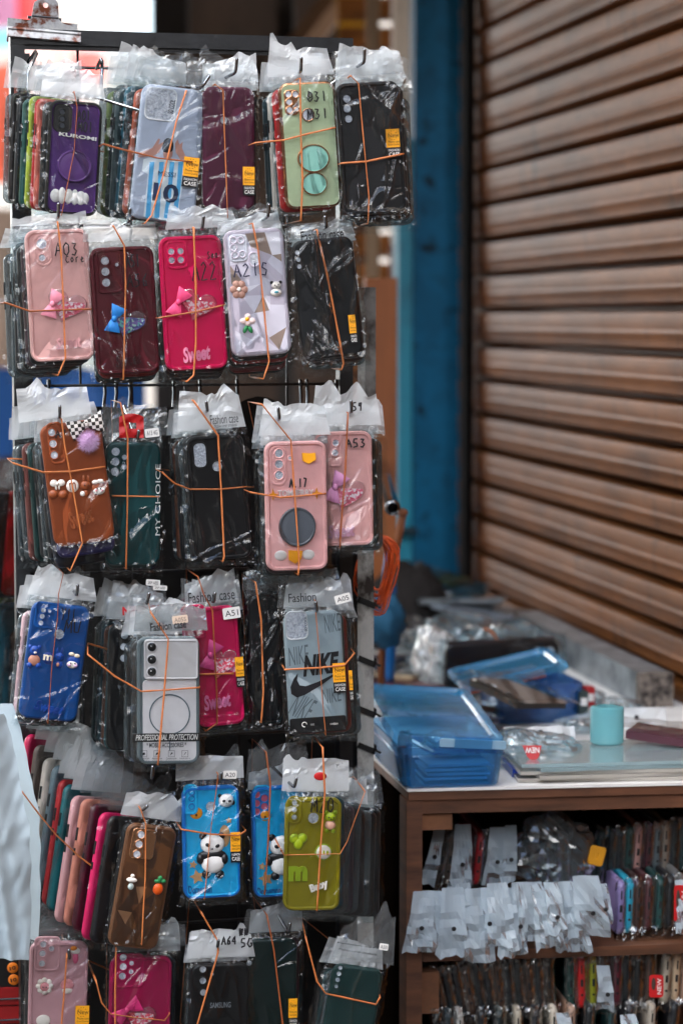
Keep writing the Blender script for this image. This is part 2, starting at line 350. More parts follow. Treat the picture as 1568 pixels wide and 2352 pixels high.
def pose(u, v, Y, roll=0., yaw=0., pitch=0.):
    return Matrix.Translation(P(u, v, Y)) @ Matrix.Rotation(yaw, 4, 'Z') @ Matrix.Rotation(roll, 4, 'Y') @ Matrix.Rotation(pitch, 4, 'X')
ORD = ['directly', 'second', 'third', 'fourth', 'fifth', 'sixth', 'seventh', 'eighth', 'ninth', 'tenth']
def cname(c):
    if c == 'cl': return 'clear'
    r, g, b = (int(c[i:i + 2], 16) for i in (1, 3, 5)); mxv = max(r, g, b); mn = min(r, g, b)
    if mxv < 62 and mxv - mn < 30: return 'black'
    if mxv - mn < 40: return 'grey' if mxv < 170 else 'cream'
    if r == mxv: return ('pink' if b > g + 12 else 'red' if g < r * .35 else 'brown' if r < 150 else 'peach') if r > 70 else 'dark maroon'
    if g == mxv and g > b + 25: return 'green' if mxv > 90 else 'dark green'
    return 'dark teal' if mxv < 110 else 'blue'

def lift(h):
    c = [int(h[i:i + 2], 16) for i in (1, 3, 5)]; k = 1.09 if max(c) > 60 else 1.0
    return '#' + ''.join('%02x' % min(245, int(x * k)) for x in c)
class Case:
    """front case of a bundle, placed from the four corners it has in the photograph and a depth; decor hangs on it"""
    def __init__(s, name, label, q, Y, col, face=None, style='rim', t=.0105, yaw=12, seed=1, back=(), sh=(-8, 3), yawl=16, flap='w', fl=(0, 0, 60), streak=None, famp=1., bag=True, rc=.012, film=None, bflap=None, bfs=1., ft=0.):
        s.ft = ft
        (a, b, c, d) = [Vector((p[0], p[1])) for p in q]; s.name = name; s.Y = Y; s.bot = (c + d) / 2
        wpx = ((b - a).length + (c - d).length) / 2; hpx = ((d - a).length + (c - b).length) / 2; k = Y / F
        s.w = wpx * k / math.cos(R(yaw)); s.h = hpx * k; s.t = t; up = ((a + b) - (c + d)); s.roll = math.atan2(up.x, -up.y); s.yaw = R(yaw)
        s.M = pose(s.bot.x, s.bot.y, Y, s.roll, s.yaw); s.Mi = s.M.inverted()
        s.root = thing('phone_case', label, 'phone case', s.M, 'bagged phone cases hanging on the rack')
        if isinstance(col, str): col = lift(col)
        if isinstance(face, str): face = lift(face)
        m0 = mat(col, .45, spec=.35) if isinstance(col, str) else col; m1 = (mat(face, .42, spec=.35) if isinstance(face, str) else face) if face else m0
        s.m0, s.m1 = m0, m1
        MB().loft(0, s.h / 2, s.w, s.h, rc, shell_prof(t, style)).build('shell', [m0, m1], s.root)
        s.fy = -t + (.0012 if style == 'rim' else 0)          # y of the face
        if bag:
            s.bag = film_sheet(s.w, s.h, t + ft, seed, streak=streak, amp=famp).build('clear_bag', film or FILM, s.root, ang=0)
            if flap:
                fm = {'w': FLAPW, 'c': FLAPC, 'h': FLAPH}[flap]; du, dv, hp = fl
                f = flap_sheet(s.w + .014, hp * k, seed + 5, hole=False).build('header_flap', fm, s.bag, smooth=False)
                f.location = (du * k, -t * .5, s.h + .007 + dv * k); s.flap = f
        s.k = k; cu = cv = 0
        for i, e in enumerate(back):
            if isinstance(e, tuple): c_, du, dv = e
            else: c_, du, dv = e, sh[0], sh[1]
            cu += du; cv += dv; rs = random.Random(seed * 31 + i)
            M = pose(s.bot.x + cu + rs.uniform(-2, 2), s.bot.y + cv + rs.uniform(-3, 3), Y + .0128 * (i + 1), s.roll * (1 - .06 * i) + rs.uniform(-.02, .02), R(yaw + (yawl - yaw) * min(1, (i + 1) / 4)))
            lb = f"{cname(c_)} bagged case {ORD[i]} behind the {name}" if i else f"{cname(c_)} bagged case directly behind the {name}"
            layer_case(M, s.w * rs.uniform(.96, 1.0), s.h * rs.uniform(.96, 1.01), c_, lb, seed + i, (bflap or ('w' if rs.random() < .6 else 'c')), fs=bfs * rs.uniform(.9, 1.35))
    def loc(s, u, v, y=None):
        y = s.fy if y is None else y
        o = s.Mi @ Vector((0, 0, CAMZ)); d = (s.Mi.to_3x3() @ ray(u, v)); tt = (y - o.y) / d.y; p = o + d * tt; return p.x, p.z
    def wloc(s, u, v, y): x, z = s.loc(u, v, y); return s.M @ Vector((x, y, z))
    def holes(s, lst, m=None, ring=True, rm=None):
        for u, v, r in lst:
            x, z = s.loc(u, v); r *= s.k; b = MB(); y = s.fy - .0006 - (.0012 if s.__dict__.get('isl') else 0)
            n = 20; b.add([(x + r * math.cos(6.2832 * i / n), y, z + r * math.sin(6.2832 * i / n)) for i in range(n)], [tuple(range(n))], 0)
            if ring: b.tube([(x + r * 1.06 * math.cos(6.2832 * i / n), y - .0002, z + r * 1.06 * math.sin(6.2832 * i / n)) for i in range(n)], .0008, 1, 6, closed=True)
            b.build('lens_opening', [m or FOAM, rm or s.m1], s.root)
        return s
    def stad(s, u0, v0, u1, v1, r=99, m=None, rm=None):
        x0, z1 = s.loc(u0, v0); x1, z0 = s.loc(u1, v1); b = MB()
        b.loft((x0 + x1) / 2, (z0 + z1) / 2, abs(x1 - x0), abs(z1 - z0), min(r * s.k, abs(x1 - x0) / 2), [(-.001, s.fy + .0005, 1), (-.0006, s.fy - .0012, 1), (.0006, s.fy - .0012, 1), (.0010, s.fy - .0005, 1), (.0012, s.fy - .0005, 0)])
        b.build('lens_opening', [m or FOAM, rm or s.m1], s.root); return s
    def island(s, u0, v0, u1, v1, r=12, m=None, h=.0016, inner=True):
        x0, z1 = s.loc(u0, v0); x1, z0 = s.loc(u1, v1); y = s.fy
        pr = [(0, y + .001, 0), (0, y - h + .0005, 0), (.0006, y - h, 0), (.0022, y - h, 0)]
        if inner: pr += [(.0030, y - h + .0008, 0), (.0034, y - h + .0008, 0)]
        MB().loft((x0 + x1) / 2, (z0 + z1) / 2, abs(x1 - x0), abs(z1 - z0), r * s.k, pr).build('camera_frame', m or s.m1, s.root); s.isl = True; return s
    def film_y(s): return -s.t - .0034 - s.ft
    def write(s, t, u0, v0, u1, v1, m=None, r=.0009, tilt=0.):
        """marker handwriting on the bag, in the pixel box it fills"""
        y = s.film_y(); x0, z0 = s.loc(u0, v1, y); x1, z1 = s.loc(u1, v0, y); n = len(t); cw = (x1 - x0) / n; b = MB(); rs = random.Random(hash(t) % 999 if False else len(t) * 7 + int(u0))
        for i, ch in enumerate(t):
            for st in STK.get(ch, []):
                pts = []
                for q in range(len(st) - 1):
                    for e in range(3): f = e / 3; pts.append((st[q][0] * (1 - f) + st[q + 1][0] * f, st[q][1] * (1 - f) + st[q + 1][1] * f))
                pts.append(st[-1])
                b.tube([(x0 + (i + .08 + .84 * p) * cw + rs.uniform(-1, 1) * .0002, y, z0 + (z1 - z0) * (q_ + tilt * i) + rs.uniform(-1, 1) * .0002) for p, q_ in pts], r, 0, 6, .4)
        b.build('handwriting', m or INK, s.root); return s
    def text(s, t, u0, v0, u1, v1, m, th=.0008, bold=.0, shear=0., rot=0., name='lettering', y=None, lift=0.):
        yy = (s.fy if y is None else y) - th - lift; x0, z1 = s.loc(u0, v0, yy); x1, z0 = s.loc(u1, v1, yy)
        w_, h_ = abs(x1 - x0), abs(z1 - z0)
        if abs(abs(rot) - math.pi / 2) < .1: w_, h_ = h_, w_
        MB().text(t, (x0 + x1) / 2, (z0 + z1) / 2, w_, h_, yy, 0, rot, bold, shear, th).build(name, m, s.root, ang=30); return s
    def relief_text(s, t, u0, v0, u1, v1, m, rot=-.1, bold=.035, shear=.25):
        x0, z1 = s.loc(u0, v0); x1, z0 = s.loc(u1, v1); b = MB(); w_, h_ = abs(x1 - x0), abs(z1 - z0)
        b.text(t, (x0 + x1) / 2, (z0 + z1) / 2, w_, h_ , s.fy - .0022, 0, rot, bold, shear, .0024)
        b.build('raised_lettering', m, s.root, ang=30); return s
    def sticker(s, u0, v0, u1, v1, rot=0.):
        y = s.film_y() - .0002; x0, z1 = s.loc(u0, v0, y); x1, z0 = s.loc(u1, v1, y); w_, h_ = x1 - x0, z1 - z0; cx, cz = (x0 + x1) / 2, (z0 + z1) / 2
        b = MB(); zs = z1 - h_ * .64
        b.add([(x0, y, zs), (x1, y, zs), (x1, y, z1), (x0, y, z1)], [(0, 1, 2, 3)], 0); b.add([(x0, y, z0), (x1, y, z0), (x1, y, zs), (x0, y, zs)], [(0, 1, 2, 3)], 1)
        yy = y - .0002
        b.text('New', cx + w_ * .06, z1 - h_ * .22, w_ * .8, h_ * .15, yy, 1); b.text('Phone case', cx + w_ * .06, z1 - h_ * .44, w_ * .84, h_ * .08, yy, 1); b.text('Good Quality', cx + w_ * .04, z1 - h_ * .55, w_ * .86, h_ * .08, yy, 1)
        b.text('FASHION', cx + w_ * .04, z1 - h_ * .74, w_ * .84, h_ * .085, yy, 2); b.text('CASE', cx + w_ * .04, z1 - h_ * .88, w_ * .8, h_ * .13, yy, 2, bold=.01)
        for i in range(10):
            a = 6.283 * i / 10; b.ell((cx + math.cos(a) * w_ * .3, yy, z1 - h_ * .22 + math.sin(a) * h_ * .16), (w_ * .03, .0001, w_ * .03), 1, 6)
        b.build('price_sticker', [YEL, BLACK, WHITE], s.root, smooth=False); return s
    def label_(s, t, u0, v0, u1, v1, tilt=0., m=None, y=None, tm=None):
        y = s.film_y() - .0015 if y is None else y; x0, z1 = s.loc(u0, v0, y); x1, z0 = s.loc(u1, v1, y); b = MB()
        b.loft((x0 + x1) / 2, (z0 + z1) / 2, x1 - x0, z1 - z0, .0015, [(0, y, 0), (.0001, y - .0002, 0)], tilt)
        b.text(t, (x0 + x1) / 2, (z0 + z1) / 2, (x1 - x0) * .74, (z1 - z0) * .52, y - .0006, 1, tilt)
        b.build('size_label', [m or WHITE, tm or INK], s.root, smooth=False); return s
    def blobs(s, name, lst, mats):
        """lst: (u, v, ru, rv, material, lift mm, depth mm)"""
        b = MB()
        for e in lst:
            u, v, ru, rv, mi = e[:5]; lift = e[5] if len(e) > 5 else 0; dp = e[6] if len(e) > 6 else 2.2; rot = e[7] if len(e) > 7 else 0
            x, z = s.loc(u, v); b.ell((x, s.fy - lift / 1000, z), (ru * s.k, dp / 1000, rv * s.k), mi, 14, rot)
        b.build(name, mats, s.root, ang=0); return s
    def disc(s, name, u, v, ru, rv, m, h=.004, rim=None, dish=.0006):
        x, z = s.loc(u, v); y = s.fy; b = MB(); a, c = ru * s.k, rv * s.k; L = 36; rings = []
        for k, yy, mi in ((1, y + .0005, 1), (1, y - h * .75, 1), (.97, y - h, 1), (.90, y - h, 1), (.87, y - h + dish, 0), (.6, y - h + dish - .0003, 0)): rings.append(([(x + a * k * math.cos(6.2832 * i / L), yy, z + c * k * math.sin(6.2832 * i / L)) for i in range(L)], mi))
        for p, q in zip(rings, rings[1:]): b.add(p[0] + q[0], [(j, (j + 1) % L, L + (j + 1) % L, L + j) for j in range(L)], q[1])
        b.add(rings[-1][0], [tuple(range(L))], 0); b.build(name, [m, rim or m], s.root); return s
    def star(s, name, u, v, r, m, n=5, inner=.5, lift=.0012, rot=.0):
        x, z = s.loc(u, v); r *= s.k; pts = [(x + (r if i % 2 == 0 else r * inner) * math.sin(math.pi * i / n + rot), z + (r if i % 2 == 0 else r * inner) * math.cos(math.pi * i / n + rot)) for i in range(2 * n)]
        MB().poly(pts, s.fy + .0002, s.fy - lift).build(name, m, s.root, smooth=False); return s
    def shape(s, name, pts, m, lift=.001):
        q = [s.loc(u, v) for u, v in pts]; MB().poly(q[::-1] , s.fy + .0002, s.fy - lift).build(name, m, s.root, smooth=False); return s
    def bow(s, u, v, size, m, ang=0.6, name='ribbon_bow'):
        x0, z0 = s.loc(u, v); L = size * s.k; b = MB(); y0 = s.fy - .0028
        for sg, da in ((1, .0), (-1, .25)):
            vv = []; ff = []; na, nb = 8, 12; a = ang + da
            for i in range(na + 1):
                for j in range(nb + 1):
                    f = i / na; tt = j / nb * 2 - 1; lx = sg * f * L; lz = tt * L * (.16 + .46 * f ** .8)
                    y = y0 - .0035 * math.sin(f * 2.4) * (1 - .5 * tt * tt) - .0004 * math.cos(tt * 22)
                    vv.append((x0 + lx * math.cos(a) - lz * math.sin(a), y, z0 + lx * math.sin(a) + lz * math.cos(a)))
            for i in range(na):
                for j in range(nb): q = i * (nb + 1) + j; ff.append((q, q + 1, q + nb + 2, q + nb + 1))
            b.add(vv, ff)
        b.ell((x0, y0 - .002, z0), (L * .2, .003, L * .24), 0, 12); b.build(name, m, s.root, ang=0); return s
    def heart(s, u, v, wpx, hpx, gm, rot=.35, name='glitter_heart'):
        x0, z0 = s.loc(u, v); W = wpx * s.k / 32; Hh = hpx * s.k / 29; n = 40; ca, sa = math.cos(rot), math.sin(rot); b = MB()
        def ring(k, y, cut=None):
            o = []
            for i in range(n):
                a = 6.2832 * i / n; px = 16 * math.sin(a) ** 3; pz = 13 * math.cos(a) - 5 * math.cos(2 * a) - 2 * math.cos(3 * a) - math.cos(4 * a) + 2
                if cut is not None: pz = min(pz, cut + .25 * px)
                px *= W * k; pz *= Hh * k; o.append((x0 + px * ca + pz * sa, y, z0 - px * sa + pz * ca))
            return o
        y = s.fy
        g = ring(.88, y - .0016, 6); b.add(g, [tuple(range(n))], 0)
        rs = [ring(1, y, None), ring(1, y - .0015), ring(.94, y - .0030), ring(.7, y - .0044), ring(.2, y - .0050)]
        for p, q in zip(rs, rs[1:]): b.add(p + q, [(j, (j + 1) % n, n + (j + 1) % n, n + j) for j in range(n)], 1)
        b.add(rs[-1], [tuple(range(n))], 1)
        b.build(name, [gm, GLAZE], s.root, ang=0); return s
CASES = {}
def band(name, case, path, hor=False, dark=False, r=.00115, depth=.10):
    """rubber band round a bundle: runs over the front along the given path and closes round the back"""
    c = case; pts = []
    for i in range(len(path) - 1):
        for e in range(5):
            f = e / 5; pts.append((path[i][0] * (1 - f) + path[i + 1][0] * f, path[i][1] * (1 - f) + path[i + 1][1] * f))
    pts.append(path[-1]); w3 = [c.wloc(u, v, -c.t - .0062 - getattr(c, 'ft', 0)) for u, v in pts]
    nrm = (c.M.to_3x3() @ Vector((0, 1, 0))).normalized(); a, b_ = w3[0], w3[-1]
    full = w3 + [b_ + nrm * .012, b_ + nrm * depth * .6, (b_ + a * 0) + nrm * depth, a + nrm * depth, a + nrm * depth * .6, a + nrm * .012]
    rv = random.Random(len(name) * 3 + len(path)); o = MB().tube(full, [r * rv.uniform(.82, 1.18) for _ in full], 0, 7, .45, closed=True).build('rubber_band', BANDD if dark else BAND, ang=0)
    tag(o, f"orange rubber band {'across the middle of' if hor else 'lengthwise round'} the {name}", 'rubber band', 'orange rubber bands round the case bundles')
# ------------------------------------------------------------------ setting: ground, shop front, street behind
YAW = R(10.1)
def shut_x(Y): return .55 + .178 * (3.9 - Y)
MB().add([(-60, -60, 0), (60, -60, 0), (60, 90, 0), (-60, 90, 0)], [(0, 1, 2, 3)]).build('ground', worn('asphalt', '#2c2b2a', '#403e3b', .3, .7, 30, .9), smooth=False)
bpy.data.objects['ground']['kind'] = 'structure'
M_SH = worn('shutter_brown', '#4a2b13', '#8c5628', .24, .78, 5, .5, stretch=(1, .7, 3.4), bump=.12, c3='#6e4824')
def grime(m, col, scale, stretch, lo, hi):
    n = m.node_tree; b = n.nodes['Principled BSDF']; src = b.inputs['Base Color'].links[0].from_socket
    t = n.nodes.new('ShaderNodeTexCoord'); mp = n.nodes.new('ShaderNodeMapping'); mp.inputs['Scale'].default_value = stretch; z = n.nodes.new('ShaderNodeTexNoise'); z.inputs['Scale'].default_value = scale; z.inputs['Detail'].default_value = 7
    r = n.nodes.new('ShaderNodeMapRange'); r.inputs['From Min'].default_value = lo; r.inputs['From Max'].default_value = hi; x = n.nodes.new('ShaderNodeMix'); x.data_type = 'RGBA'; x.inputs['B'].default_value = lin(col)
    n.links.new(t.outputs['Object'], mp.inputs['Vector']); n.links.new(mp.outputs['Vector'], z.inputs['Vector']); n.links.new(z.outputs['Fac'], r.inputs['Value']); n.links.new(r.outputs['Result'], x.inputs['Factor']); n.links.new(src, x.inputs['A']); n.links.new(x.outputs['Result'], b.inputs['Base Color'])
grime(M_SH, '#2a1c12', 9, (1, 3.2, .9), .60, .82); grime(M_SH, '#a07a50', 26, (1, 2.5, .25), .70, .95); M_SH.node_tree.nodes['Principled BSDF'].inputs['Specular IOR Level'].default_value = .2; grime(M_SH, '#3a3230', 40, (1, 1, 1), .70, .76)
def shutter():
    b = MB(); sp = .0751; z = .02; L0, L1 = 5.60, 2.2; n = 0
    prof = [(0.000, 0), (.007, .004), (.0085, .022), (.0115, .025), (.0115, .028), (.009, .031), (.0095, .034), (.012, .055), (.010, .0605), (.0, .062), (-.062, .0622), (-.062, .0732), (-.004, .0735), (0, .0751)]
    rnd = random.Random(3)
    while z < 3.2:
        dz = rnd.uniform(-.001, .001); ring = []
        segs = 10; rings = []
        for i in range(segs + 1):
            Y = L0 + (L1 - L0) * i / segs
            rings.append([(shut_x(Y) - d * math.cos(YAW), Y - d * math.sin(YAW), z + h + dz) for d, h in prof])
        m = len(prof)
        for a, c in zip(rings, rings[1:]): b.add(a + c, [(k, k + 1, m + k + 1, m + k) for k in range(m - 1)])
        z += sp
    return b
o = shutter().build('roller_shutter', M_SH, ang=50); tag(o, 'closed brown roller shutter of horizontal metal slats behind the table', 'roller shutter')
def wallbox(name, x0, x1, y0, y1, z0, z1, m, label=None, cat=None, kind=None):
    o = MB().box(((x0 + x1) / 2, (y0 + y1) / 2, (z0 + z1) / 2), (x1 - x0, y1 - y0, z1 - z0)).build(name, m, smooth=False); return tag(o, label, cat, None, kind)
M_PLAS = mat('#c9b8a4', .8, bump=.4); 
# building over the shutter: upper wall along the same line, giving the shade
ang = math.atan2(-.178, 1)
def along(name, ya, yb, z0, z1, off, thick, m, label, cat):
    pa, pb = Vector((shut_x(ya) + off, ya, 0)), Vector((shut_x(yb) + off, yb, 0)); n_ = Vector((math.cos(YAW), math.sin(YAW), 0)) * thick
    v = [pa, pb, pb + n_, pa + n_]; V8 = [(p.x, p.y, z0) for p in v] + [(p.x, p.y, z1) for p in v]
    o = MB().add(V8, [(0, 1, 2, 3), (4, 5, 6, 7), (0, 1, 5, 4), (1, 2, 6, 5), (2, 3, 7, 6), (3, 0, 4, 7)]).build(name, m, smooth=False); return tag(o, label, cat)
along('shop_building', -5, 7.0, 3.2, 7.0, .05, 4, M_PLAS, 'plastered shop front above the brown roller shutter', 'building')
along('shop_wall', -5, 2.2, 0, 3.2, .02, .3, mat('#2e221a', .8), 'dark painted wall at the near end of the roller shutter', 'wall')
along('shutter_backing', 2.2, 5.9, 0, 3.2, .066, .2, mat('#1a1512', .9), 'added dark backing behind the roller shutter slats, blocking light leaks', 'wall')  # added blocker, keeps bright background from leaking past the slats
M_BLUE = worn('blue_paint', '#083248', '#0d5e84', .25, .45, 9, .5, c3='#0b5274', bump=.3); M_BLUE.node_tree.nodes['Principled BSDF'].inputs['Specular IOR Level'].default_value = .15; M_TEAL = worn('teal_paint', '#0f5a70', '#1a88a2', .3, .5, 6, .5)
grime(M_BLUE, '#04121a', 22, (1, 1, 1), .60, .70); grime(M_BLUE, '#7a6a54', 30, (1, 1, 1), .74, .78)
def pbox(name, u0, u1, v0, v1, Y, depth, m, label, cat, ya=0., kind=None, rough=False):
    a, c = P(u0, v1, Y), P(u1, v0, Y); zz0, zz1 = a.z, c.z; W = c.x - a.x
    b = MB().box((0, depth / 2, 0), (W, depth, zz1 - zz0)); o = b.build(name, m, smooth=False)
    o.location = ((a.x + c.x) / 2, Y, (zz0 + zz1) / 2); o.rotation_euler = (0, 0, ya); return tag(o, label, cat, None, kind)
pl = thing('door_pillar', 'blue painted steel pillar with a teal side, left of the roller shutter', 'pillar', Matrix.Translation(P(1001, 1176, 5.45) * Vector((1, 1, 0))) @ Matrix.Rotation(YAW * .3, 4, 'Z'))
hw = 105 / F * 5.45
MB().box((0, .06, 1.4), (hw, .12, 2.9)).build('front_face', M_BLUE, pl, False)
MB().box((-hw / 2 - .018, .10, .95), (.032, .16, 1.9)).build('side_strip', M_TEAL, pl, False)
MB().box((-hw / 2 - .022, .085, 1.02), (.06, .2, .012)).build('joint_plate', mat('#0a2a38', .6), pl, False)
gd = pbox('shutter_guide', 1064, 1094, -600, 1700, 5.24, .05, mat('#0c0908', .9, spec=.1), 'dark steel guide rail at the left end of the roller shutter, blackened as shadow', 'guide rail', YAW)  # near-black colour and width paint in the shadow band beside the slats
pbox('white_column', 903, 962, -500, 560, 6.1, .25, worn('white_plaster', '#b0a69e', '#e6ded6', .3, .5, 5, .8), 'tall white plastered column behind the blue pillar', 'column')
pbox('red_post', 895, 938, 560, 2200, 6.12, .2, worn('red_post_paint', '#3a1512', '#6a2a22', .3, .6, 5, .6), 'dark red post base below the white column', 'post')
o = MB()
for i in range(26): o.box((0, 0, i * .078), (.30, .03, .058), 0, Matrix.Rotation(-.35, 3, 'X'))
o = o.build('far_shutter', M_SH, smooth=False); o.location = P(905, 900, 6.5); tag(o, 'narrow far roller shutter between the cream post and white column', 'roller shutter')
pbox('cream_post', 842, 872, -500, 640, 6.0, .1, mat('#b89a7c', .7), 'narrow cream post beyond the rack top', 'post')
M_OR = worn('orange_board', '#6a3a1a', '#8f5226', .3, .6, 3, .6, stretch=(3, 3, .5))
pbox('orange_board', 838, 912, 638, 1500, 4.6, .03, M_OR, 'upright orange wooden board behind the rusty white pole', 'board', R(6))
o = MB().box((-.95, 5.2, 2.66), (2.5, 4.0, .03)).build('awning', mat('#3a4a52', .8), smooth=False); o.rotation_euler = (0, 0, 0); tag(o, 'added awning out of view, shading the table and the roller shutter', 'awning')  # canopy added above the frame to darken shutter, table and background
# dark stall behind the rack top
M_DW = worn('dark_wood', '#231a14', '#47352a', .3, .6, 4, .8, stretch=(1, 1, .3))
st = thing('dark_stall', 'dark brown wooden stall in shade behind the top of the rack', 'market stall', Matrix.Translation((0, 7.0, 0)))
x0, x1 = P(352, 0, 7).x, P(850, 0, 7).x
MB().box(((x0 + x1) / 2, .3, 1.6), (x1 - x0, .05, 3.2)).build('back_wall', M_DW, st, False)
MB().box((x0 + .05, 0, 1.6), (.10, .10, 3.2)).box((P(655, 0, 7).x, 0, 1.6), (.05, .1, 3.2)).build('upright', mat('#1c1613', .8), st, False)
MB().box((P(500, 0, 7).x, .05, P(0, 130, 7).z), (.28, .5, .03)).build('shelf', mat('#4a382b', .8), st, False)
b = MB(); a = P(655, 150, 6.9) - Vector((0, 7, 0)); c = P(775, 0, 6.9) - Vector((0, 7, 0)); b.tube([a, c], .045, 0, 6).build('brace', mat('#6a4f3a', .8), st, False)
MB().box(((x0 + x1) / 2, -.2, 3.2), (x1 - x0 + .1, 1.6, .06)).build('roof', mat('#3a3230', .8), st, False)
pbox('yellow_sign', 775, 838, -200, 92, 6.7, .01, worn('yellow_sign_paint', '#7a5a08', '#c9960f', .3, .55, 12, .6), 'blurred yellow sign board hanging beside the cream post', 'sign')
# sunlit street far off
def cloth(name, u0, u1, v0, v1, Y, col, label, cat, seed, ya=0.):
    a, c = P(u0, v1, Y), P(u1, v0, Y); b = MB(); nx, nz_ = 14, 12; v = []; f = []
    for i in range(nz_ + 1):
        for j in range(nx + 1):
            x = a.x + (c.x - a.x) * j / nx; z = a.z + (c.z - a.z) * i / nz_
            v.append((x, Y + .12 * noise.noise((x * 5, z * 1.2, seed)), z + .03 * noise.noise((x * 6, seed, 2))))
    for i in range(nz_):
        for j in range(nx): q = i * (nx + 1) + j; f.append((q, q + 1, q + nx + 2, q + nx + 1))
    o = b.add(v, f).build(name, mat(col, .7, var=.15, scale=3), ang=0); return tag(o, label, cat)
wallbox('street_building', -7, 3.0, 19, 22, 0, 8, mat('#8a8580', .8, var=.3, scale=1.5), 'pale sunlit building closing the street far behind the rack', 'building')
cloth('white_tarp', 190, 330, -40, 130, 10.5, '#a8b0b4', 'white tarpaulin hanging in the sun, right of the pale stall cloths', 'tarpaulin', 1)
cloth('grey_tarp', 300, 375, -60, 100, 9.6, '#9fb4c0', 'blue grey tarpaulin draped beside the dark stall', 'tarpaulin', 2)
cloth('red_banner', 35, 100, -60, 60, 11, '#a81418', 'deep red hanging banner behind the bulldog clip', 'banner', 3)
cloth('pink_cloth', -60, 40, -60, 62, 10.6, '#a06a86', 'pink patterned cloth at the upper left corner', 'cloth', 4)
cloth('cyan_cloth', -60, 45, 62, 105, 10.2, '#5a9ab0', 'pale cyan cloth strip below the pink cloth', 'cloth', 5)
cloth('orange_awning', -60, 60, 150, 420, 9.8, '#b04a30', 'orange red awning sheet behind the top left stack', 'awning', 6, .2)
cloth('pink_tarp', 60, 200, 100, 250, 11.5, '#a88a86', 'pale pink tarpaulin seen through the rack grid', 'tarpaulin', 7)
cloth('red_cloth', 165, 240, 120, 190, 10.4, '#c0504a', 'small red cloth seen through the rack grid top', 'cloth', 8)
cloth('tan_crates', -70, 45, 480, 850, 8.5, '#6a5648', 'tan stacked goods blurred beyond the left edge', 'crates', 9)
cloth('blue_tarp', -70, 330, 850, 1060, 6.5, '#0d5aa8', 'bright blue tarpaulin seen between the second and third case rows', 'tarpaulin', 10)
cloth('maroon_cloth', -70, 40, 1050, 1330, 6.0, '#2a1418', 'dark maroon cloth blurred at the left edge', 'cloth', 11)
# opposite side of the street, sunlit, behind and left of the camera
tag(MB().box((-8, -2, 3.2), (1, 24, 6.4)).build('opposite_building', mat('#5a4e44', .8, var=.15, scale=1), smooth=False), 'sunlit plastered building across the street from the stall', 'building')
tag(MB().box((2, -9, 2.6), (24, 1, 5.2)).build('facing_building', mat('#2c2622', .8, var=.3, scale=.8), smooth=False), 'warm plastered building facing the stall from behind the viewer', 'building')

# ------------------------------------------------------------------ the rack
RY = R(14)
rk = thing('display_rack', 'black steel wire grid display rack carrying all the bundles of phone cases', 'display rack', Matrix.Translation((P(410, 0, 3.14) * Vector((1, 1, 0)))) @ Matrix.Rotation(RY, 4, 'Z'))
M_RK = worn('black_steel', '#0d0f12', '#1c1f24', .3, .72, 40, .38, c3='#4a4038')
rki = rk.matrix_world.inverted()
def rl(u, v, y=0.):
    o = rki @ Vector((0, 0, CAMZ)); d = rki.to_3x3() @ ray(u, v); t = (y - o.y) / d.y; p = o + d * t; return p
a, c = rl(22, 85), rl(806, 100); zt = a.z; zt2 = c.z; xl, xr = a.x, c.x
MB().box(((xl + xr) / 2, 0, zt), (xr - xl, .022, .019), 0).box(((xl + xr) / 2, -.004, zt - .012), (xr - xl - .03, .006, .006), 0).build('top_bar', M_RK, rk, False)
MB().box((xl + .009, 0, zt / 2 - .005), (.018, .022, zt - .01)).box((xl + .022, .004, zt / 2 - .005), (.007, .01, zt - .03)).build('post', M_RK, rk, False)
MB().box((xr - .009, 0, zt / 2 - .005), (.018, .022, zt - .01)).build('post', M_RK, rk, False)
for u in (183, 302, 425, 545, 660): 
    p = rl(u, 500); MB().tube([(p.x, .004, .2), (p.x, .004, zt - .005)], .0018, 0, 6).build('grid_wire', M_RK, rk, ang=0)
for v in (161, 520, 884, 1310, 1690, 2120):
    p = rl(410, v); MB().tube([(xl, -.001, p.z), (xr, -.001, p.z)], .0021, 0, 6).build('grid_wire', M_RK, rk, ang=0)
q = rl(52, 95); MB().box((xl + .006, -.0125, zt - .062), (.004, .002, .02), 0).ell((xl + .006, -.012, zt - .045), (.002, .001, .002), 0).build('slot', mat('#b06050', .6), rk, False)
# black sheet added as the dark shade between the lower bundles
b = MB(); v = []; f = []
for i in range(21):
    for j in range(31):
        u = 40 + 800 * j / 30; vv = 935 + 1560 * i / 20; p = rl(u, vv, .07); v.append((p.x, .09 + .03 * noise.noise((p.x * 9, p.z * 3, 1)), p.z + .02 * noise.noise((p.x * 12, i, 4))))
for i in range(20):
    for j in range(30): q = i * 31 + j; f.append((q, q + 1, q + 32, q + 31))
o = b.add(v, f).build('backing_cloth', mat('#0c0c0e', .9), ang=0); o.matrix_world = rk.matrix_world.copy(); tag(o, 'added black sheet for the shade behind the lower half of the display rack', 'cloth')
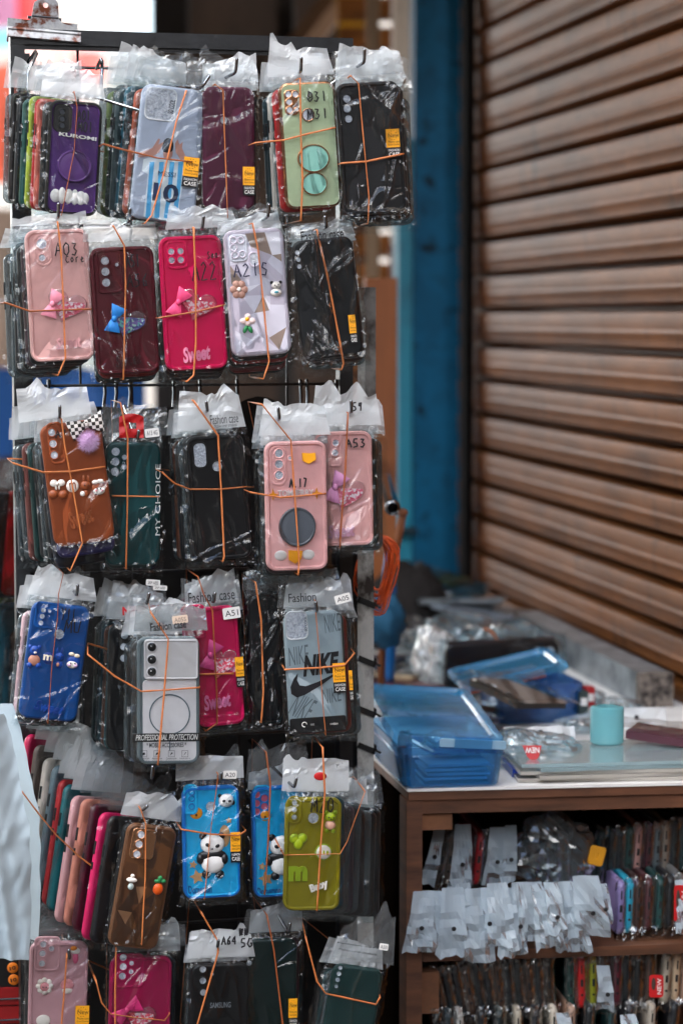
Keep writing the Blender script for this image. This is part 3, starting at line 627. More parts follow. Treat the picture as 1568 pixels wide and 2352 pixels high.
# rusty white pole on the right
M_POLE = worn('rusty_white', '#2a211c', '#b9b9b6', .38, .52, 16, .6, bump=.5, c3='#a8aaa8', stretch=(1, 1, .6))
p0 = P(840, 660, 3.22); p1 = P(846, 2500, 3.22)
po = thing('steel_pole', 'white painted steel pole with rust and mould right of the rack', 'pole', Matrix.Translation((p0.x, p0.y, p1.z)))
H_ = p0.z - p1.z; d_ = p1.x - p0.x
MB().box((0, 0, H_ / 2), (.0215, .03, H_)).build('shaft', M_POLE, po, False)
MB().box((.006, -.012, H_ - .075), (.014, .012, .15)).build('bracket', worn('grey_bracket', '#3a3430', '#7d7c7a', .35, .6, 30, .6), po, False)
for v in (1385, 1520, 1636, 1720, 1805):
    p = P(842, v, 3.2); o = MB().loft(0, 0, .026, .034, .004, [(0, -.004, 0), (0, .004, 0)], cap=False, back=False).tube([(.008, 0, 0), (.02, 0, .008)], .0016, 0, 6).build('cable_tie', mat('#0b0b0c', .5), ang=0)
    o.rotation_euler = (R(90), R(22), 0); o.location = (p.x, p0.y, p.z); tag(o, {1385: 'highest', 1520: 'second', 1636: 'middle', 1720: 'fourth', 1805: 'lowest'}[v] + ' black cable tie down the rusty white pole', 'cable tie', 'black cable ties on the pole')
# bulldog clip
M_CLIP = worn('rusty_zinc', '#5a2a14', '#8f9296', .40, .50, 42, .42, .55, bump=.25, c3='#a4a6a8')
kp = 3.09 / F
pc = P(100, 80, 3.10); cl = thing('bulldog_clip', 'rusty zinc bulldog clip gripping the top left corner of the rack', 'bulldog clip', Matrix.Translation(pc) @ Matrix.Rotation(RY, 4, 'Z') @ Matrix.Rotation(R(3.4), 4, 'Y'))
out = [(-83, 2), (-84, 8), (-78, 18), (-52, 20), (-40, 24), (-32, 32), (-30, 44), (-28, 62), (-26, 70), (-20, 74), (-14, 80), (0, 84), (16, 83), (24, 76), (28, 70), (30, 50), (31, 36), (40, 27), (60, 23), (74, 17), (82, 8), (82, 2)]
def face_prof(z): return -.012 - (.006 if z < 12 else 0) + max(0, z - 24) * .00004
b = MB(); pts = [(x * kp, z * kp) for x, z in out]; n = len(pts)
hole = [(-2 * 0 + 6 * math.cos(6.283 * i / 12) * kp, (64 + 6 * math.sin(6.283 * i / 12)) * kp) for i in range(12)]
bmm = bmesh.new(); vo = [bmm.verts.new((x, -.010, z)) for x, z in pts]; vi = [bmm.verts.new((x, -.010, z)) for x, z in hole]
eds = [bmm.edges.new((vo[i], vo[(i + 1) % n])) for i in range(n)] + [bmm.edges.new((vi[i], vi[(i + 1) % 12])) for i in range(12)]
bmesh.ops.triangle_fill(bmm, edges=eds, use_beauty=True)
bmesh.ops.solidify(bmm, geom=bmm.faces[:], thickness=.0014)
me = bpy.data.meshes.new('front_plate'); bmm.to_mesh(me); bmm.free(); me.materials.append(M_CLIP); fp = bpy.data.objects.new('front_plate', me); C.objects.link(fp); fp.parent = cl
MB().box((-.0005, -.014, -.002), (166 * kp, .003, .013), 0, Matrix.Rotation(-.5, 3, 'X')).tube([(-83 * kp, -.012, .003), (82 * kp, -.012, .003)], .003, 0, 8).build('jaw', M_CLIP, cl)
MB().box((0, .014, .004), (160 * kp, .002, .03)).build('back_plate', M_CLIP, cl, False)
MB().tube([(-38 * kp, -.004, 36 * kp), (38 * kp, -.004, 36 * kp)], .0022, 0, 8).tube([(-30 * kp, -.011, 38 * kp), (30 * kp, -.011, 38 * kp)], .0014, 0, 6).build('hinge_pin', mat('#3c3c40', .4, .8), cl)
# ------------------------------------------------------------------ phone cases, row by row (front case of each bundle, then those behind it)
ROSE = '#cb9c98'
c = CASES['purple'] = Case('purple case', 'purple and black case with white lettering, top left of the rack', [(115, 232), (237, 244), (216, 501), (105, 488)], 2.99, '#101012', '#44255f', seed=1, yaw=14, yawl=30,
    back=['#121518', '#b2584a', '#a81217', '#8c9c2a', '#0f4440', '#12161a', '#181414', 'cl'], sh=(-13, -3), fl=(-8, -2, 62))
c.stad(126, 238, 163, 304, 14, BLACK, BLACK); c.holes([(143, 257, 6.5), (143, 273, 6.5), (143, 288, 6.5)], mat('#3c4048', .3), rm=BLACK)
c.write('A01', 177, 255, 210, 275).write('M01', 178, 281, 216, 302)
c.relief_text('KUROMI', 136, 306, 222, 321, WHITE, rot=.07, bold=.03, shear=0)
PUR = mat('#45265f', .4)
c.disc('grip_disc', 171, 382, 39, 36, PUR, .0045)
c.blobs('cloud_relief', [(128, 449, 12, 15, 0), (143, 449, 9, 19, 0), (158, 451, 10, 17, 0), (172, 453, 9, 18, 0), (186, 455, 12, 16, 0), (196, 456, 9, 13, 0)], [WHITE])
band(c.name, c, [(171, 211), (178, 247), (171, 346), (158, 412), (142, 494)], dark=True, r=.0012)
c = CASES['jersey'] = Case('clear footballer case', 'frosted clear case printed with a blue striped football shirt seen from behind', [(330, 198), (475, 214), (440, 522), (298, 495)], 2.985, '#98a0b0', style='flat', seed=2, famp=.7, yaw=13, yawl=30,
    back=['cl', '#a04a30', 'cl', '#125060', '#39484a', 'cl', '#58673a', 'cl'], sh=(-11, -1), fl=(0, 0, 50), flap='c')
LF = mat('#9aa0a8', .4)
c.stad(339, 199, 400, 280, 12, FOAM, mat('#c4c8cc', .35)); c.text('SO COOL', 390, 228, 399, 262, INK, rot=-1.5708 + .1)
def shape_n(c, name, pts, m, lift): c.shape(name, pts, m, lift)
SKB = mat('#52a8d8', .35); SKW = mat('#d4dde2', .35); SKIN = mat('#b08478', .5); NAVY = mat('#14284a', .4); HAIRM = mat('#12141a', .5)
c.shape('printed_shirt', [(330, 366), (342, 362), (366, 366), (392, 366), (414, 368), (428, 380), (420, 420), (412, 470), (408, 512), (330, 497), (336, 440), (340, 400), (326, 392)], SKW, .0004)
for i, u in enumerate((344, 366, 390, 410)): c.shape('printed_stripe', [(u, 372), (u + 11, 372), (u + 6 - 2, 440), (u + 2 - 2 * i, 503), (u - 10 - 2 * i, 500), (u - 5, 440)], SKB, .0005)
c.blobs('printed_head', [(386, 336, 13, 19, 0, 0, .8), (386, 352, 11, 14, 1, .0, .5)], [HAIRM, SKIN])
c.shape('printed_arm', [(318, 352), (350, 340), (364, 318), (368, 320), (364, 332), (376, 326), (366, 350), (352, 358), (318, 362)], SKIN, .0006)
c.shape('printed_arm', [(402, 330), (408, 320), (412, 332), (420, 326), (418, 340), (428, 362), (416, 368), (404, 350)], SKIN, .0006)
c.text('MESSI', 364, 392, 403, 408, NAVY, .0002, lift=.0006).text('10', 354, 418, 408, 468, NAVY, .0002, bold=.03, lift=.0006)
c.sticker(424, 359, 452, 432)
band(c.name, c, [(428, 208), (405, 280), (379, 389), (349, 494), (334, 512)]); band(c.name, c, [(238, 331), (280, 343), (363, 363), (442, 372)], True, True)
c = CASES['burgundy'] = Case('burgundy case', 'plain burgundy case in streaked film between the clear and mint cases', [(472, 203), (574, 209), (589, 485), (457, 481)], 3.0, '#4a1830', style='flat', seed=3, streak=.15, famp=1.5, back=['#1d1f24', '#2a1a20'], sh=(3, 4), fl=(0, 0, 56), flap='c')
c.holes([(514, 276, 9)]); c.sticker(558, 383, 585, 449); band(c.name, c, [(494, 194), (512, 207), (523, 500)])
c = CASES['mint'] = Case('mint case', 'mint green case with copper rim, copper ring and plain round badge', [(636, 196), (764, 194), (781, 476), (655, 481)], 2.985, GOLD, '#aab795', style='step', seed=4, yawl=30,
    back=[('#a5090f', -15, 7), 'cl', '#bdb5ac', '#14323a', '#1b3a44'], sh=(-10, 3), fl=(-10, 2, 66))
c.island(651, 207, 686, 264, 9, GOLD, inner=False); c.holes([(661, 217, 7.5), (677, 217, 7.5), (663, 235, 7.5), (664, 253, 7.5), (681, 252, 5)], rm=GOLD); c.holes([(707, 264, 13)], rm=GOLD)
MINT = mat('#7fb5a8', .3)
c.disc('round_badge', 719, 364, 37, 32, MINT, .0042, GOLD, .001); c.disc('small_badge', 721, 422, 30, 26, MINT, .0036, GOLD, .001)
c.write('@31', 704, 208, 752, 234).write('M31', 705, 248, 755, 274); band(c.name, c, [(689, 179), (691, 306), (695, 416), (691, 507)]); band(c.name, c, [(585, 328), (651, 322), (713, 306), (770, 293)], True)
c = CASES['topblack'] = Case('crumpled black case', 'black case in heavily crumpled film at the top right of the rack', [(768, 199), (911, 192), (933, 492), (787, 492)], 2.985, '#101114', seed=5, famp=2.3, yaw=8, yawl=0, back=['#17181b', 'cl', '#17181b', 'cl'], sh=(5, 6), fl=(0, 2, 52), flap='c')
c.holes([(796, 227, 9), (797, 250, 9), (800, 273, 9), (814, 236, 5)]); c.sticker(885, 297, 920, 361); band(c.name, c, [(805, 174), (823, 192), (834, 313), (847, 452), (845, 513)]); band(c.name, c, [(783, 375), (841, 371), (927, 353)], True)
c.flap.data.materials[0] = FLAPC
# second row
c = CASES['a03'] = Case('dusty pink A03 case', 'dusty pink case with pink bow, glitter heart and A03 in marker', [(60, 531), (202, 529), (215, 826), (74, 831)], 2.98, ROSE, seed=6, streak=.55, yawl=26, back=[('#1a1e24', -6, 9), '#331b28', '#111317', 'cl', '#1a1c20', 'cl', 'cl'], sh=(-9, 5), fl=(-14, -2, 24), bfs=.55)
c.island(76, 537, 122, 611, 22).holes([(96, 560, 12), (97, 592, 8)]).write('A03', 126, 556, 182, 588).write('Core', 150, 584, 196, 603, r=.0007)
PK = mat('#e58fa4', .6); c.heart(152, 706, 92, 74, GLP).bow(120, 698, 30, PK, 1.0).relief_text('Sweet', 128, 774, 188, 800, mat('#d49a9c', .4))
band(c.name, c, [(133, 509), (141, 582), (146, 693), (151, 822), (134, 862)]); band(c.name, c, [(12, 695), (70, 715), (141, 712), (211, 710)], True, True)
c = CASES['maroon'] = Case('maroon case', 'maroon case with blue bow and blue green glitter heart', [(209, 569), (349, 570), (366, 851), (222, 864)], 2.99, '#4c0f1a', seed=7, streak=-.5, famp=1.5, back=[('#98141c', 0, 10), '#123e44', '#1c1c22'], sh=(-3, 6), fl=(0, 2, 44), bfs=.55)
c.island(219, 575, 284, 672, 12).holes([(241, 599, 10), (242, 624, 10), (244, 649, 10), (268, 608, 5)]).write('A51', 290, 584, 322, 614).write('A56', 292, 628, 342, 660)
c.heart(292, 742, 88, 74, GLB).bow(262, 732, 30, mat('#1c78c4', .6), 1.1).relief_text('Sweet', 264, 814, 326, 838, mat('#3a0b14', .4)); band(c.name, c, [(261, 519), (286, 564), (289, 652), (284, 872)])
HOT = '#c4064c'
c = CASES['a22'] = Case('hot pink A22 case', 'hot pink case with pink bow and glitter heart, A22 in marker', [(365, 547), (505, 543), (521, 846), (381, 851)], 2.985, HOT, seed=8, back=['#2c1018', '#1b1b20', '#241318'], sh=(-2, 7), fl=(30, 4, 46), bfs=.55)
c.island(381, 553, 432, 617, 12).holes([(393, 578, 8), (414, 577, 8), (394, 598, 8), (415, 597, 8)]).write('A22', 441, 600, 499, 645).write('Son', 476, 577, 502, 594, r=.0007)
HP = mat('#e8487c', .6); c.heart(452, 704, 88, 72, GLR).bow(409, 694, 31, HP, .9).relief_text('Sweet', 418, 796, 484, 828, mat('#ee8fb0', .4))
band(c.name, c, [(445, 522), (450, 657), (450, 789), (445, 862), (430, 876)]); band(c.name, c, [(366, 730), (402, 724), (451, 716), (517, 700)], True, True)
c = CASES['lav'] = Case('lavender case', 'lavender faceted case with flower and white bear charms, A21S in marker', [(512, 533), (646, 525), (667, 809), (532, 823)], 2.98, '#b4aab4', '#bdb5c2', style='flat', seed=9, back=[('#1c242c', -2, 8), '#a81018', '#131519', '#86101a', '#16181c'], sh=(-3, 9), fl=(-10, 2, 34), bfs=.55, flap='c')
facet_print(c, ['#c2bac8', '#d8d4e0', '#9a877c', '#ece8f0'], 4, 7, 5); c.fy -= .001
c.island(523, 540, 570, 600, 12, mat('#c4c8d2', .3)).holes([(535, 552, 7), (552, 552, 7), (536, 569, 7), (539, 586, 7), (556, 584, 7)]).stad(571, 580, 596, 611, 13)
c.write('A21S', 536, 602, 618, 637, mat('#141a40', .5, var=0))
BR = mat('#a87f70', .5); CRE = mat('#e2dcd4', .5); PAL = mat('#e6cdc8', .5); GRN = mat('#1d7a42', .5); TEALM = mat('#3a90a0', .5)
c.blobs('flower_charm', [(549 + 12 * math.cos(a), 665 + 13 * math.sin(a), 9, 9, 0) for a in (0, 1.05, 2.1, 3.14, 4.2, 5.24)] + [(549, 665, 5, 5, 1, 1.2)], [BR, CRE])
c.blobs('bear_charm', [(634, 655, 11, 9, 0, .5, 4), (634, 672, 13, 9, 0, .2, 4), (624, 649, 4, 4, 1), (644, 648, 4, 4, 1), (634, 671, 6, 3, 2, 3), (630, 655, 1.5, 1.5, 1, 4), (638, 654, 1.5, 1.5, 1, 4), (634, 659, 1.8, 1.3, 1, 4)], [CRE, BLACK, TEALM])
c.blobs('tulip_charm', [(569, 727, 7, 7, 0), (560, 737, 9, 7, 0), (578, 737, 9, 7, 0), (569, 741, 7, 8, 0), (567, 733, 5, 5, 1, 1.5), (564, 756, 5, 10, 2, 0, 2, .5), (575, 757, 5, 9, 2, 0, 2, -.4)], [PAL, YEL, GRN])
band(c.name, c, [(580, 513), (593, 574), (606, 706), (618, 831), (605, 870)])
c = CASES['streak'] = Case('streaked black case', 'black case under film pulled into long vertical streaks, right of the lavender case', [(662, 555), (811, 546), (828, 818), (699, 826)], 2.99, '#0e1114', style='flat', seed=10, streak=-.18, famp=2.4, yaw=8, yawl=4, back=['#191a1e', '#2b1519', 'cl'], sh=(3, 7), fl=(0, 0, 26), bfs=.55, flap='c')
c.holes([(682, 580, 6), (685, 596, 6), (687, 612, 6)]); c.text('Fashion case', 690, 532, 790, 548, INK, .0001, y=-.02); c.sticker(799, 724, 821, 788); band(c.name, c, [(727, 527), (751, 630), (781, 789), (789, 835), (784, 849)])
# third row
c = CASES['brown'] = Case('brown charm case', 'chestnut brown case with row of small charms and lilac pompom', [(91, 975), (231, 960), (261, 1237), (129, 1257)], 2.975, '#85401f', seed=11, style='flat', yawl=28, streak=.5,
    back=[('#312d5c', 4, 26), ('#161c2c', -6, 22), ('#1a1c20', -16, -12), 'cl', '#191b1f', '#0f3433', '#6d3a35', 'cl', 'cl'], sh=(-12, 0), fl=(-30, 0, 70))
c.island(105, 972, 154, 1063, 12).holes([(119, 993, 9), (122, 1019, 9), (125, 1045, 9), (139, 1003, 4)]).write('A7.', 128, 984, 168, 1006)
HT = nodes('houndstooth'); m_, n_, b_ = HT; ck = n_.nodes.new('ShaderNodeTexChecker'); ck.inputs['Scale'].default_value = 230; ck.inputs['Color1'].default_value = (.02, .015, .01, 1); ck.inputs['Color2'].default_value = (.75, .7, .66, 1)
t_ = n_.nodes.new('ShaderNodeTexCoord'); n_.links.new(t_.outputs['Object'], ck.inputs['Vector']); n_.links.new(ck.outputs['Color'], b_.inputs['Base Color'])
c.bow(196, 974, 40, m_, .05)
x, z = c.loc(202, 1013); b = MB(); rs = random.Random(4); rad = 29 * c.k
for i in range(1500):
    d = Vector((rs.gauss(0, 1), rs.gauss(0, 1), rs.gauss(0, 1))).normalized(); d.y = -abs(d.y) * .6 if d.y > 0 else d.y; p = Vector((x, c.fy - .006, z)); e = p + d * rad * rs.uniform(.8, 1.1); s_ = Vector((rs.uniform(-1, 1), 0, rs.uniform(-1, 1))) * .0005
    b.add([p + d * rad * .2 + s_, p + d * rad * .2 - s_, e], [(0, 1, 2)])
b.ell((x, c.fy - .006, z), (rad * .66, rad * .5, rad * .66), 0); b.build('pompom', mat('#c9a8cc', .8), c.root, ang=0)
CHO = mat('#8a4522', .45); CW = mat('#e6dfd6', .5); ROS = mat('#d08a90', .5)
c.blobs('bow_charm', [(124, 1110, 9, 8, 0, 1), (141, 1109, 9, 8, 0, 1), (132, 1111, 4, 4, 0, 2.2), (129, 1120, 2.5, 6, 0, .6), (136, 1119, 2.5, 6, 0, .6)], [CW]).blobs('cherry_charm', [(123, 1135, 11, 10, 0, .5, 3.5), (145, 1136, 11, 10, 0, .5, 3.5)], [CHO])
c.blobs('letter_disc', [(167, 1116, 15, 15, 0, 0, 2.5)], [CW]).text('m', 159, 1109, 176, 1124, CHO, .0006, lift=.0024)
c.blobs('bunny_charm', [(197, 1115, 12, 11, 0, .6, 3.5), (193, 1100, 3.5, 9, 0), (204, 1099, 3.5, 9, 0), (197, 1133, 9, 9, 0), (190, 1134, 6, 6, 1, 1), (194, 1114, 1.6, 1.6, 2, 4), (202, 1115, 1.6, 1.6, 2, 4)], [CHO, CW, BLACK])
c.blobs('doll_charm', [(226, 1120, 17, 15, 0, 0, 2.5), (228, 1127, 14, 9, 1, 1, 3), (219, 1107, 8, 5, 1, 1.5), (230, 1105, 8, 5, 1, 1.5), (221, 1126, 3, 3, 2, 4), (234, 1126, 3, 3, 2, 4), (223, 1122, 2, 2, 3, 4), (231, 1122, 2, 2, 3, 4)], [CHO, CW, ROS, BLACK])
c.relief_text('Sweet', 155, 1172, 217, 1204, mat('#8f4823', .4), rot=-.22)
band(c.name, c, [(142, 963), (149, 1022), (164, 1101), (190, 1247), (162, 1311)]); band(c.name, c, [(31, 1064), (100, 1085), (164, 1083), (242, 1072)], True)
c = CASES['teal'] = Case('teal case', 'dark teal case with five lens holes and vertical white MY CHOICE lettering', [(246, 1013), (367, 1013), (366, 1297), (240, 1297)], 3.01, '#0a3a3c', style='flat', seed=12, back=['#0d3a3c', '#16181c'], sh=(0, 5), fl=(4, 2, 70), flap='c')
c.holes([(266, 1037, 10), (265, 1060, 10), (264, 1083, 10), (286, 1050, 7), (286, 1072, 7)]).text('MY CHOICE', 358, 1066, 368, 1230, WHITE, .0002, rot=-1.5708)
RED = mat('#b00d12', .5)
y = c.film_y() - .001; b = MB(); x0, z1 = c.loc(275, 950, y); x1, z0 = c.loc(331, 1006, y)
v = []; f = []; cs_ = crset(77)
for i in range(9):
    for j in range(11):
        fx, fz = j / 10, i / 8; x = x0 + (x1 - x0) * fx; z = z0 + (z1 - z0) * (fz * (1 - .14 * (2 * fx - 1) ** 2)); v.append((x, y - .002 * crumple(x, z, cs_, 1, .02), z))
f = [(i * 11 + j, i * 11 + j + 1, i * 11 + j + 12, i * 11 + j + 11) for i in range(8) for j in range(10) if not (i in (3, 4) and j in (4, 5, 6))]
b.add(v, f).build('red_hang_card', RED, c.root, smooth=False); c.label_('A13 4G', 333, 984, 366, 1004, -.12, y=y)
band(c.name, c, [(277, 925), (294, 1007), (293, 1154), (290, 1307)]); band(c.name, c, [(259, 1139), (366, 1141)], True, r=.001)
c = CASES['black3'] = Case('matte black case', 'matte black case with oblong lens hole below a white Fashion case header', [(426, 998), (555, 995), (577, 1278), (446, 1290)], 2.985, '#0d0e11', seed=13, yawl=30, back=['#17191d', 'cl', '#14161a', '#1b1f23', '#5f3320', 'cl'], sh=(-10, 0), fl=(-4, 0, 84))
c.stad(442, 1018, 477, 1073, 12).holes([(499, 1071, 12)]); c.text('Fashion case', 482, 954, 548, 970, INK, .0001, y=-.026, rot=.0).text('Mobile cover products', 492, 975, 545, 981, INK, .0001, y=-.026)
band(c.name, c, [(444, 920), (501, 1000), (508, 1122), (515, 1278), (512, 1290)]); band(c.name, c, [(373, 1085), (402, 1111), (437, 1124), (506, 1124), (567, 1118)], True)
c = CASES['a17'] = Case('pink A17 case', 'light pink case with orange cheese charm, star sparkles and grey round medallion', [(605, 1011), (746, 1011), (749, 1305), (611, 1311)], 2.965, '#d8a4a2', seed=14, back=[('#3a1c22', 0, 7), '#141416', 'cl', '#101215', 'cl'], sh=(-7, 2), fl=(0, 0, 76))
c.island(618, 1024, 658, 1115, 18).holes([(640, 1041, 10), (640, 1066, 10), (640, 1091, 10)]).holes([(665, 1052, 5)])
c.shape('cheese_charm', [(693, 1040), (712, 1041), (723, 1040), (724, 1056), (708, 1065), (694, 1058)], YEL, .003); ORG = mat('#e0930f', .45)
c.star('sparkle_charm', 627, 1136, 14, ORG, 4, .3).star('sparkle_charm', 727, 1133, 14, ORG, 4, .3)
c.relief_text('TOM JERRY', 637, 1126, 720, 1142, mat('#e6d8d6', .4), rot=0, bold=.02, shear=0); c.write('A.17', 664, 1098, 706, 1120, r=.0011)
GRY = mat('#3c4148', .4); c.disc('round_medallion', 682, 1210, 43, 45, mat('#4a5058', .4), .0045, GRY, .0008)
c.shape('cheese_charm', [(662, 1264), (694, 1265), (691, 1284), (677, 1294), (663, 1286)], YEL, .0026); c.blobs('pebble_charm', [(645, 1276, 15, 12, 0), (708, 1274, 15, 12, 0)], [mat('#dcd9d6', .4)])
band(c.name, c, [(602, 929), (628, 962), (668, 1011), (677, 1139), (687, 1285), (685, 1320)]); band(c.name, c, [(576, 1131), (645, 1143), (748, 1134)], True)
c = CASES['a53'] = Case('pink A53 case', 'dusty pink case with lilac bow and star glitter heart, A53 in marker', [(716, 999), (851, 979), (855, 1247), (722, 1257)], 2.995, '#cb9a96', seed=15, yaw=8, yawl=0, back=['#1a1c20', '#123338', 'cl', 'cl'], sh=(6, 3), fl=(10, 0, 84), streak=.6)
c.island(752, 995, 786, 1072, 10).holes([(770, 1017, 8), (769, 1040, 8)]).write('A53', 793, 1007, 842, 1028, r=.0011); c.heart(794, 1136, 80, 84, GLP).bow(768, 1118, 34, mat('#c88ab4', .6), 1.0).relief_text('Sweet', 752, 1204, 814, 1234, mat('#cf9ab0', .4))
c.write('59', 808, 924, 834, 944, r=.0011); band(c.name, c, [(799, 948), (793, 1077), (783, 1209), (780, 1260)], dark=True)
# fourth row
c = CASES['blue'] = Case('blue charm case', 'royal blue case tilted right with bear, letter and doll charms', [(78, 1375), (209, 1389), (173, 1659), (41, 1642)], 2.985, '#06427e', style='flat', seed=16, streak=.2, famp=1.3, yawl=26, back=[('#101316', 0, 7), 'cl', '#c9a6ac', 'cl'], sh=(-9, 2), fl=(0, 0, 62))
c.island(84, 1380, 128, 1446, 10).holes([(100, 1401, 6.5), (97, 1415, 6.5), (94, 1430, 6.5), (114, 1403, 5)]).holes([(136, 1456, 12)]).write('Y11', 140, 1400, 178, 1424).write('MU', 146, 1427, 192, 1452)
DB = mat('#0a3f92', .45); TAN = mat('#b07a66', .5); LIL = mat('#c9a6c4', .5)
c.blobs('bear_charm', [(80, 1494, 12, 12, 0, .6, 3.5), (70, 1485, 5, 5, 0), (91, 1486, 5, 5, 0), (81, 1498, 4, 3, 1, 3), (79, 1516, 14, 13, 2, .5, 3), (68, 1527, 7, 7, 0, 1), (88, 1528, 7, 7, 0, 1), (76, 1491, 1.6, 1.6, 3, 4), (86, 1491, 1.6, 1.6, 3, 4)], [DB, CW, TAN, BLACK])
c.blobs('letter_disc', [(111, 1511, 13, 14, 0, 0, 2.2)], [DB]).text('m', 101, 1503, 120, 1518, mat('#e6dcc8', .5), .001, bold=.03, lift=.0022)
c.blobs('bunny_charm', [(137, 1508, 11, 10, 0, .6, 3.5), (133, 1495, 3, 8, 0), (143, 1495, 3, 8, 0), (136, 1526, 10, 9, 0), (133, 1526, 4, 5, 1, 2), (133, 1507, 1.5, 1.5, 2, 4), (142, 1507, 1.5, 1.5, 2, 4)], [DB, TAN, BLACK])
c.blobs('doll_charm', [(169, 1519, 17, 15, 0, 0, 2.5), (166, 1526, 13, 9, 1, 1, 3), (165, 1502, 7, 4.5, 2, 1.5), (177, 1506, 7, 4.5, 2, 1.5), (159, 1526, 4, 4, 3, 4), (174, 1528, 4, 4, 3, 4), (162, 1522, 1.6, 1.6, 4, 4), (172, 1523, 1.6, 1.6, 4, 4)], [DB, CW, mat('#e0d2ba', .5), LIL, BLACK])
c.relief_text('Sweet', 81, 1610, 146, 1640, mat('#0a3f92', .4), rot=.12); band(c.name, c, [(146, 1318), (135, 1365), (133, 1418), (120, 1526), (111, 1661)], dark=True)
c = CASES['blackhid'] = Case('half hidden black case', 'black case with grey lens holes half hidden left of the white card case', [(256, 1428), (380, 1428), (372, 1722), (240, 1722)], 3.02, '#0d0e10', style='flat', seed=17, yawl=32, back=['#0f4a52', '#5e311e', '#123a44', 'cl', '#1b2a2c'], sh=(-9, -4), fl=(-4, 0, 60), flap='c')
c.island(276, 1424, 330, 1526, 10, BLACK).holes([(286, 1459, 9), (284, 1485, 9), (284, 1511, 9)])
c.label_('SAM A05S', 336, 1331, 368, 1346, .05); c.label_('SAM A05S', 352, 1344, 384, 1356, .05); c.text('NEW CASE', 282, 1390, 394, 1412, RED, .0002, bold=.04, rot=-.06, y=-.022)
c = CASES['card'] = Case('white card case', 'grey edged clear case showing a white printed card with three lenses', [(316, 1456), (460, 1454), (458, 1750), (316, 1753)], 2.95, '#596468', style='rim', ft=.0035, seed=18, famp=.55, yaw=6, yawl=24, back=['cl', '#2a2d30', 'cl', '#1a1c20', 'cl'], sh=(-8, -2), fl=(6, 0, 62), flap='h')
CARD = mat('#c6c2c2', .45); CARD2 = mat('#d6d2d4', .4)
def plate(c, u0, v0, u1, v1, r, m, y, name): 
    x0, z1 = c.loc(u0, v0); x1, z0 = c.loc(u1, v1); MB().loft((x0 + x1) / 2, (z0 + z1) / 2, x1 - x0, z1 - z0, r * c.k, [(0, c.fy + .001, 0), (0, y + .0006, 0), (.0006, y, 0)]).build(name, m, c.root)
plate(c, 328, 1562, 455, 1747, 9, CARD2, c.fy - .0010, 'printed_card'); c.fy -= .0010; plate(c, 331, 1468, 455, 1560, 9, CARD, c.fy - .0026, 'camera_plate')
MB().tube([Vector((lambda p: (p[0], c.fy - .003, p[1]))(c.loc(331 + 124 * fx, 1468 + 92 * fz))) for fx, fz in [(.05, .03), (.95, .03), (.985, .08), (.985, .92), (.95, .97), (.05, .97), (.015, .92), (.015, .08)]], .0011, 0, 8, closed=True).build('plate_rim', CARD2, c.root)
for v_ in (1485, 1514, 1542):
    x, z = c.loc(349, v_); n = 20; b = MB()
    for (r0, yy, mi) in ((12.5, .0042, 2), (10.5, .0046, 0), (7.5, .0038, 3), (4.5, .0034, 1)): b.ell((x, c.fy - yy + .001, z), (r0 * c.k, .0012, r0 * c.k), mi, 16)
    b.ell((x - .001, c.fy - .0052, z + .0012), (.0007, .0003, .0007), 2, 8); b.build('lens', [DARKCH, mat('#0a1c4a', .1), CARD2, mat('#16325e', .1)], c.root, ang=0)
c.holes([(368, 1498, 4.5)], mat('#7a7468', .3)); RG = mat('#55636c', .5)
x, z = c.loc(390, 1641, c.fy - .0005); MB().tube([(x + 46 * c.k * math.cos(6.283 * i / 48), c.fy - .0005, z + 46 * c.k * math.sin(6.283 * i / 48)) for i in range(48)], .0009, 0, 6, .4, closed=True).tube([(x, c.fy - .0005, z - 46 * c.k), (x, c.fy - .0005, z - 84 * c.k)], .0007, 0, 6, .4).build('printed_ring', RG, c.root)
plate(c, 305, 1685, 458, 1702, 1, BLACK, c.fy - .0012, 'black_strip'); c.text('PROFESSIONAL PROTECTION', 312, 1688, 455, 1699, WHITE, .0002, bold=.01, shear=.25, lift=.0012)
c.text('* MOBILE ACCESSORIES *', 337, 1706, 428, 1716, INK, .0002, lift=.0004, bold=.01)
for i, (u, t) in enumerate([(331, 'Protección\nEstándar'), (361, 'Absorción\nde impacto'), (394, 'Construcción\nLigera'), (425, 'Goma para la\nflexión y agarre')]):
    x0, z1 = c.loc(u - 7, 1724); x1, z0 = c.loc(u + 7, 1738); y = c.fy - .0005
    b = MB().tube([(x0, y, z0), (x1, y, z0), (x1, y, z1), (x0, y, z1)], .0003, 0, 4, .4, closed=True); b.poly([(x0 + .002, z0 + .0015), (x1 - .002, z0 + .003 + .0008 * i), (x1 - .003, z1 - .002), (x0 + .002 + .0006 * i, z1 - .003)], y, y - .0001); b.build('printed_icon', INK, c.root, smooth=False)
    c.text(t.split('\n')[0], u - 12, 1740, u + 12, 1744, INK, .0001, lift=.0003); c.text(t.split('\n')[1], u - 12, 1746, u + 12, 1750, INK, .0001, lift=.0003)
c.text('Fashion case', 345, 1428, 428, 1446, INK, .0001, y=-.021, bold=.02, rot=-.1); c.label_('A05S', 396, 1414, 432, 1432, -.12, mat('#d9c2ae', .5), y=-.020, tm=mat('#7a6a60', .5))
band(c.name, c, [(346, 1406), (387, 1468), (378, 1585), (363, 1757)]); band(c.name, c, [(202, 1503), (264, 1553), (325, 1588), (381, 1585), (459, 1579)], True)
c = CASES['a51'] = Case('hot pink A51 case', 'hot pink case with glitter heart and white A51 label', [(428, 1388), (544, 1386), (558, 1659), (455, 1669)], 2.995, '#ae0a48', seed=19, streak=.5, back=['#1a1c20', '#22101a', 'cl'], sh=(4, 4), fl=(0, 0, 60), flap='c')
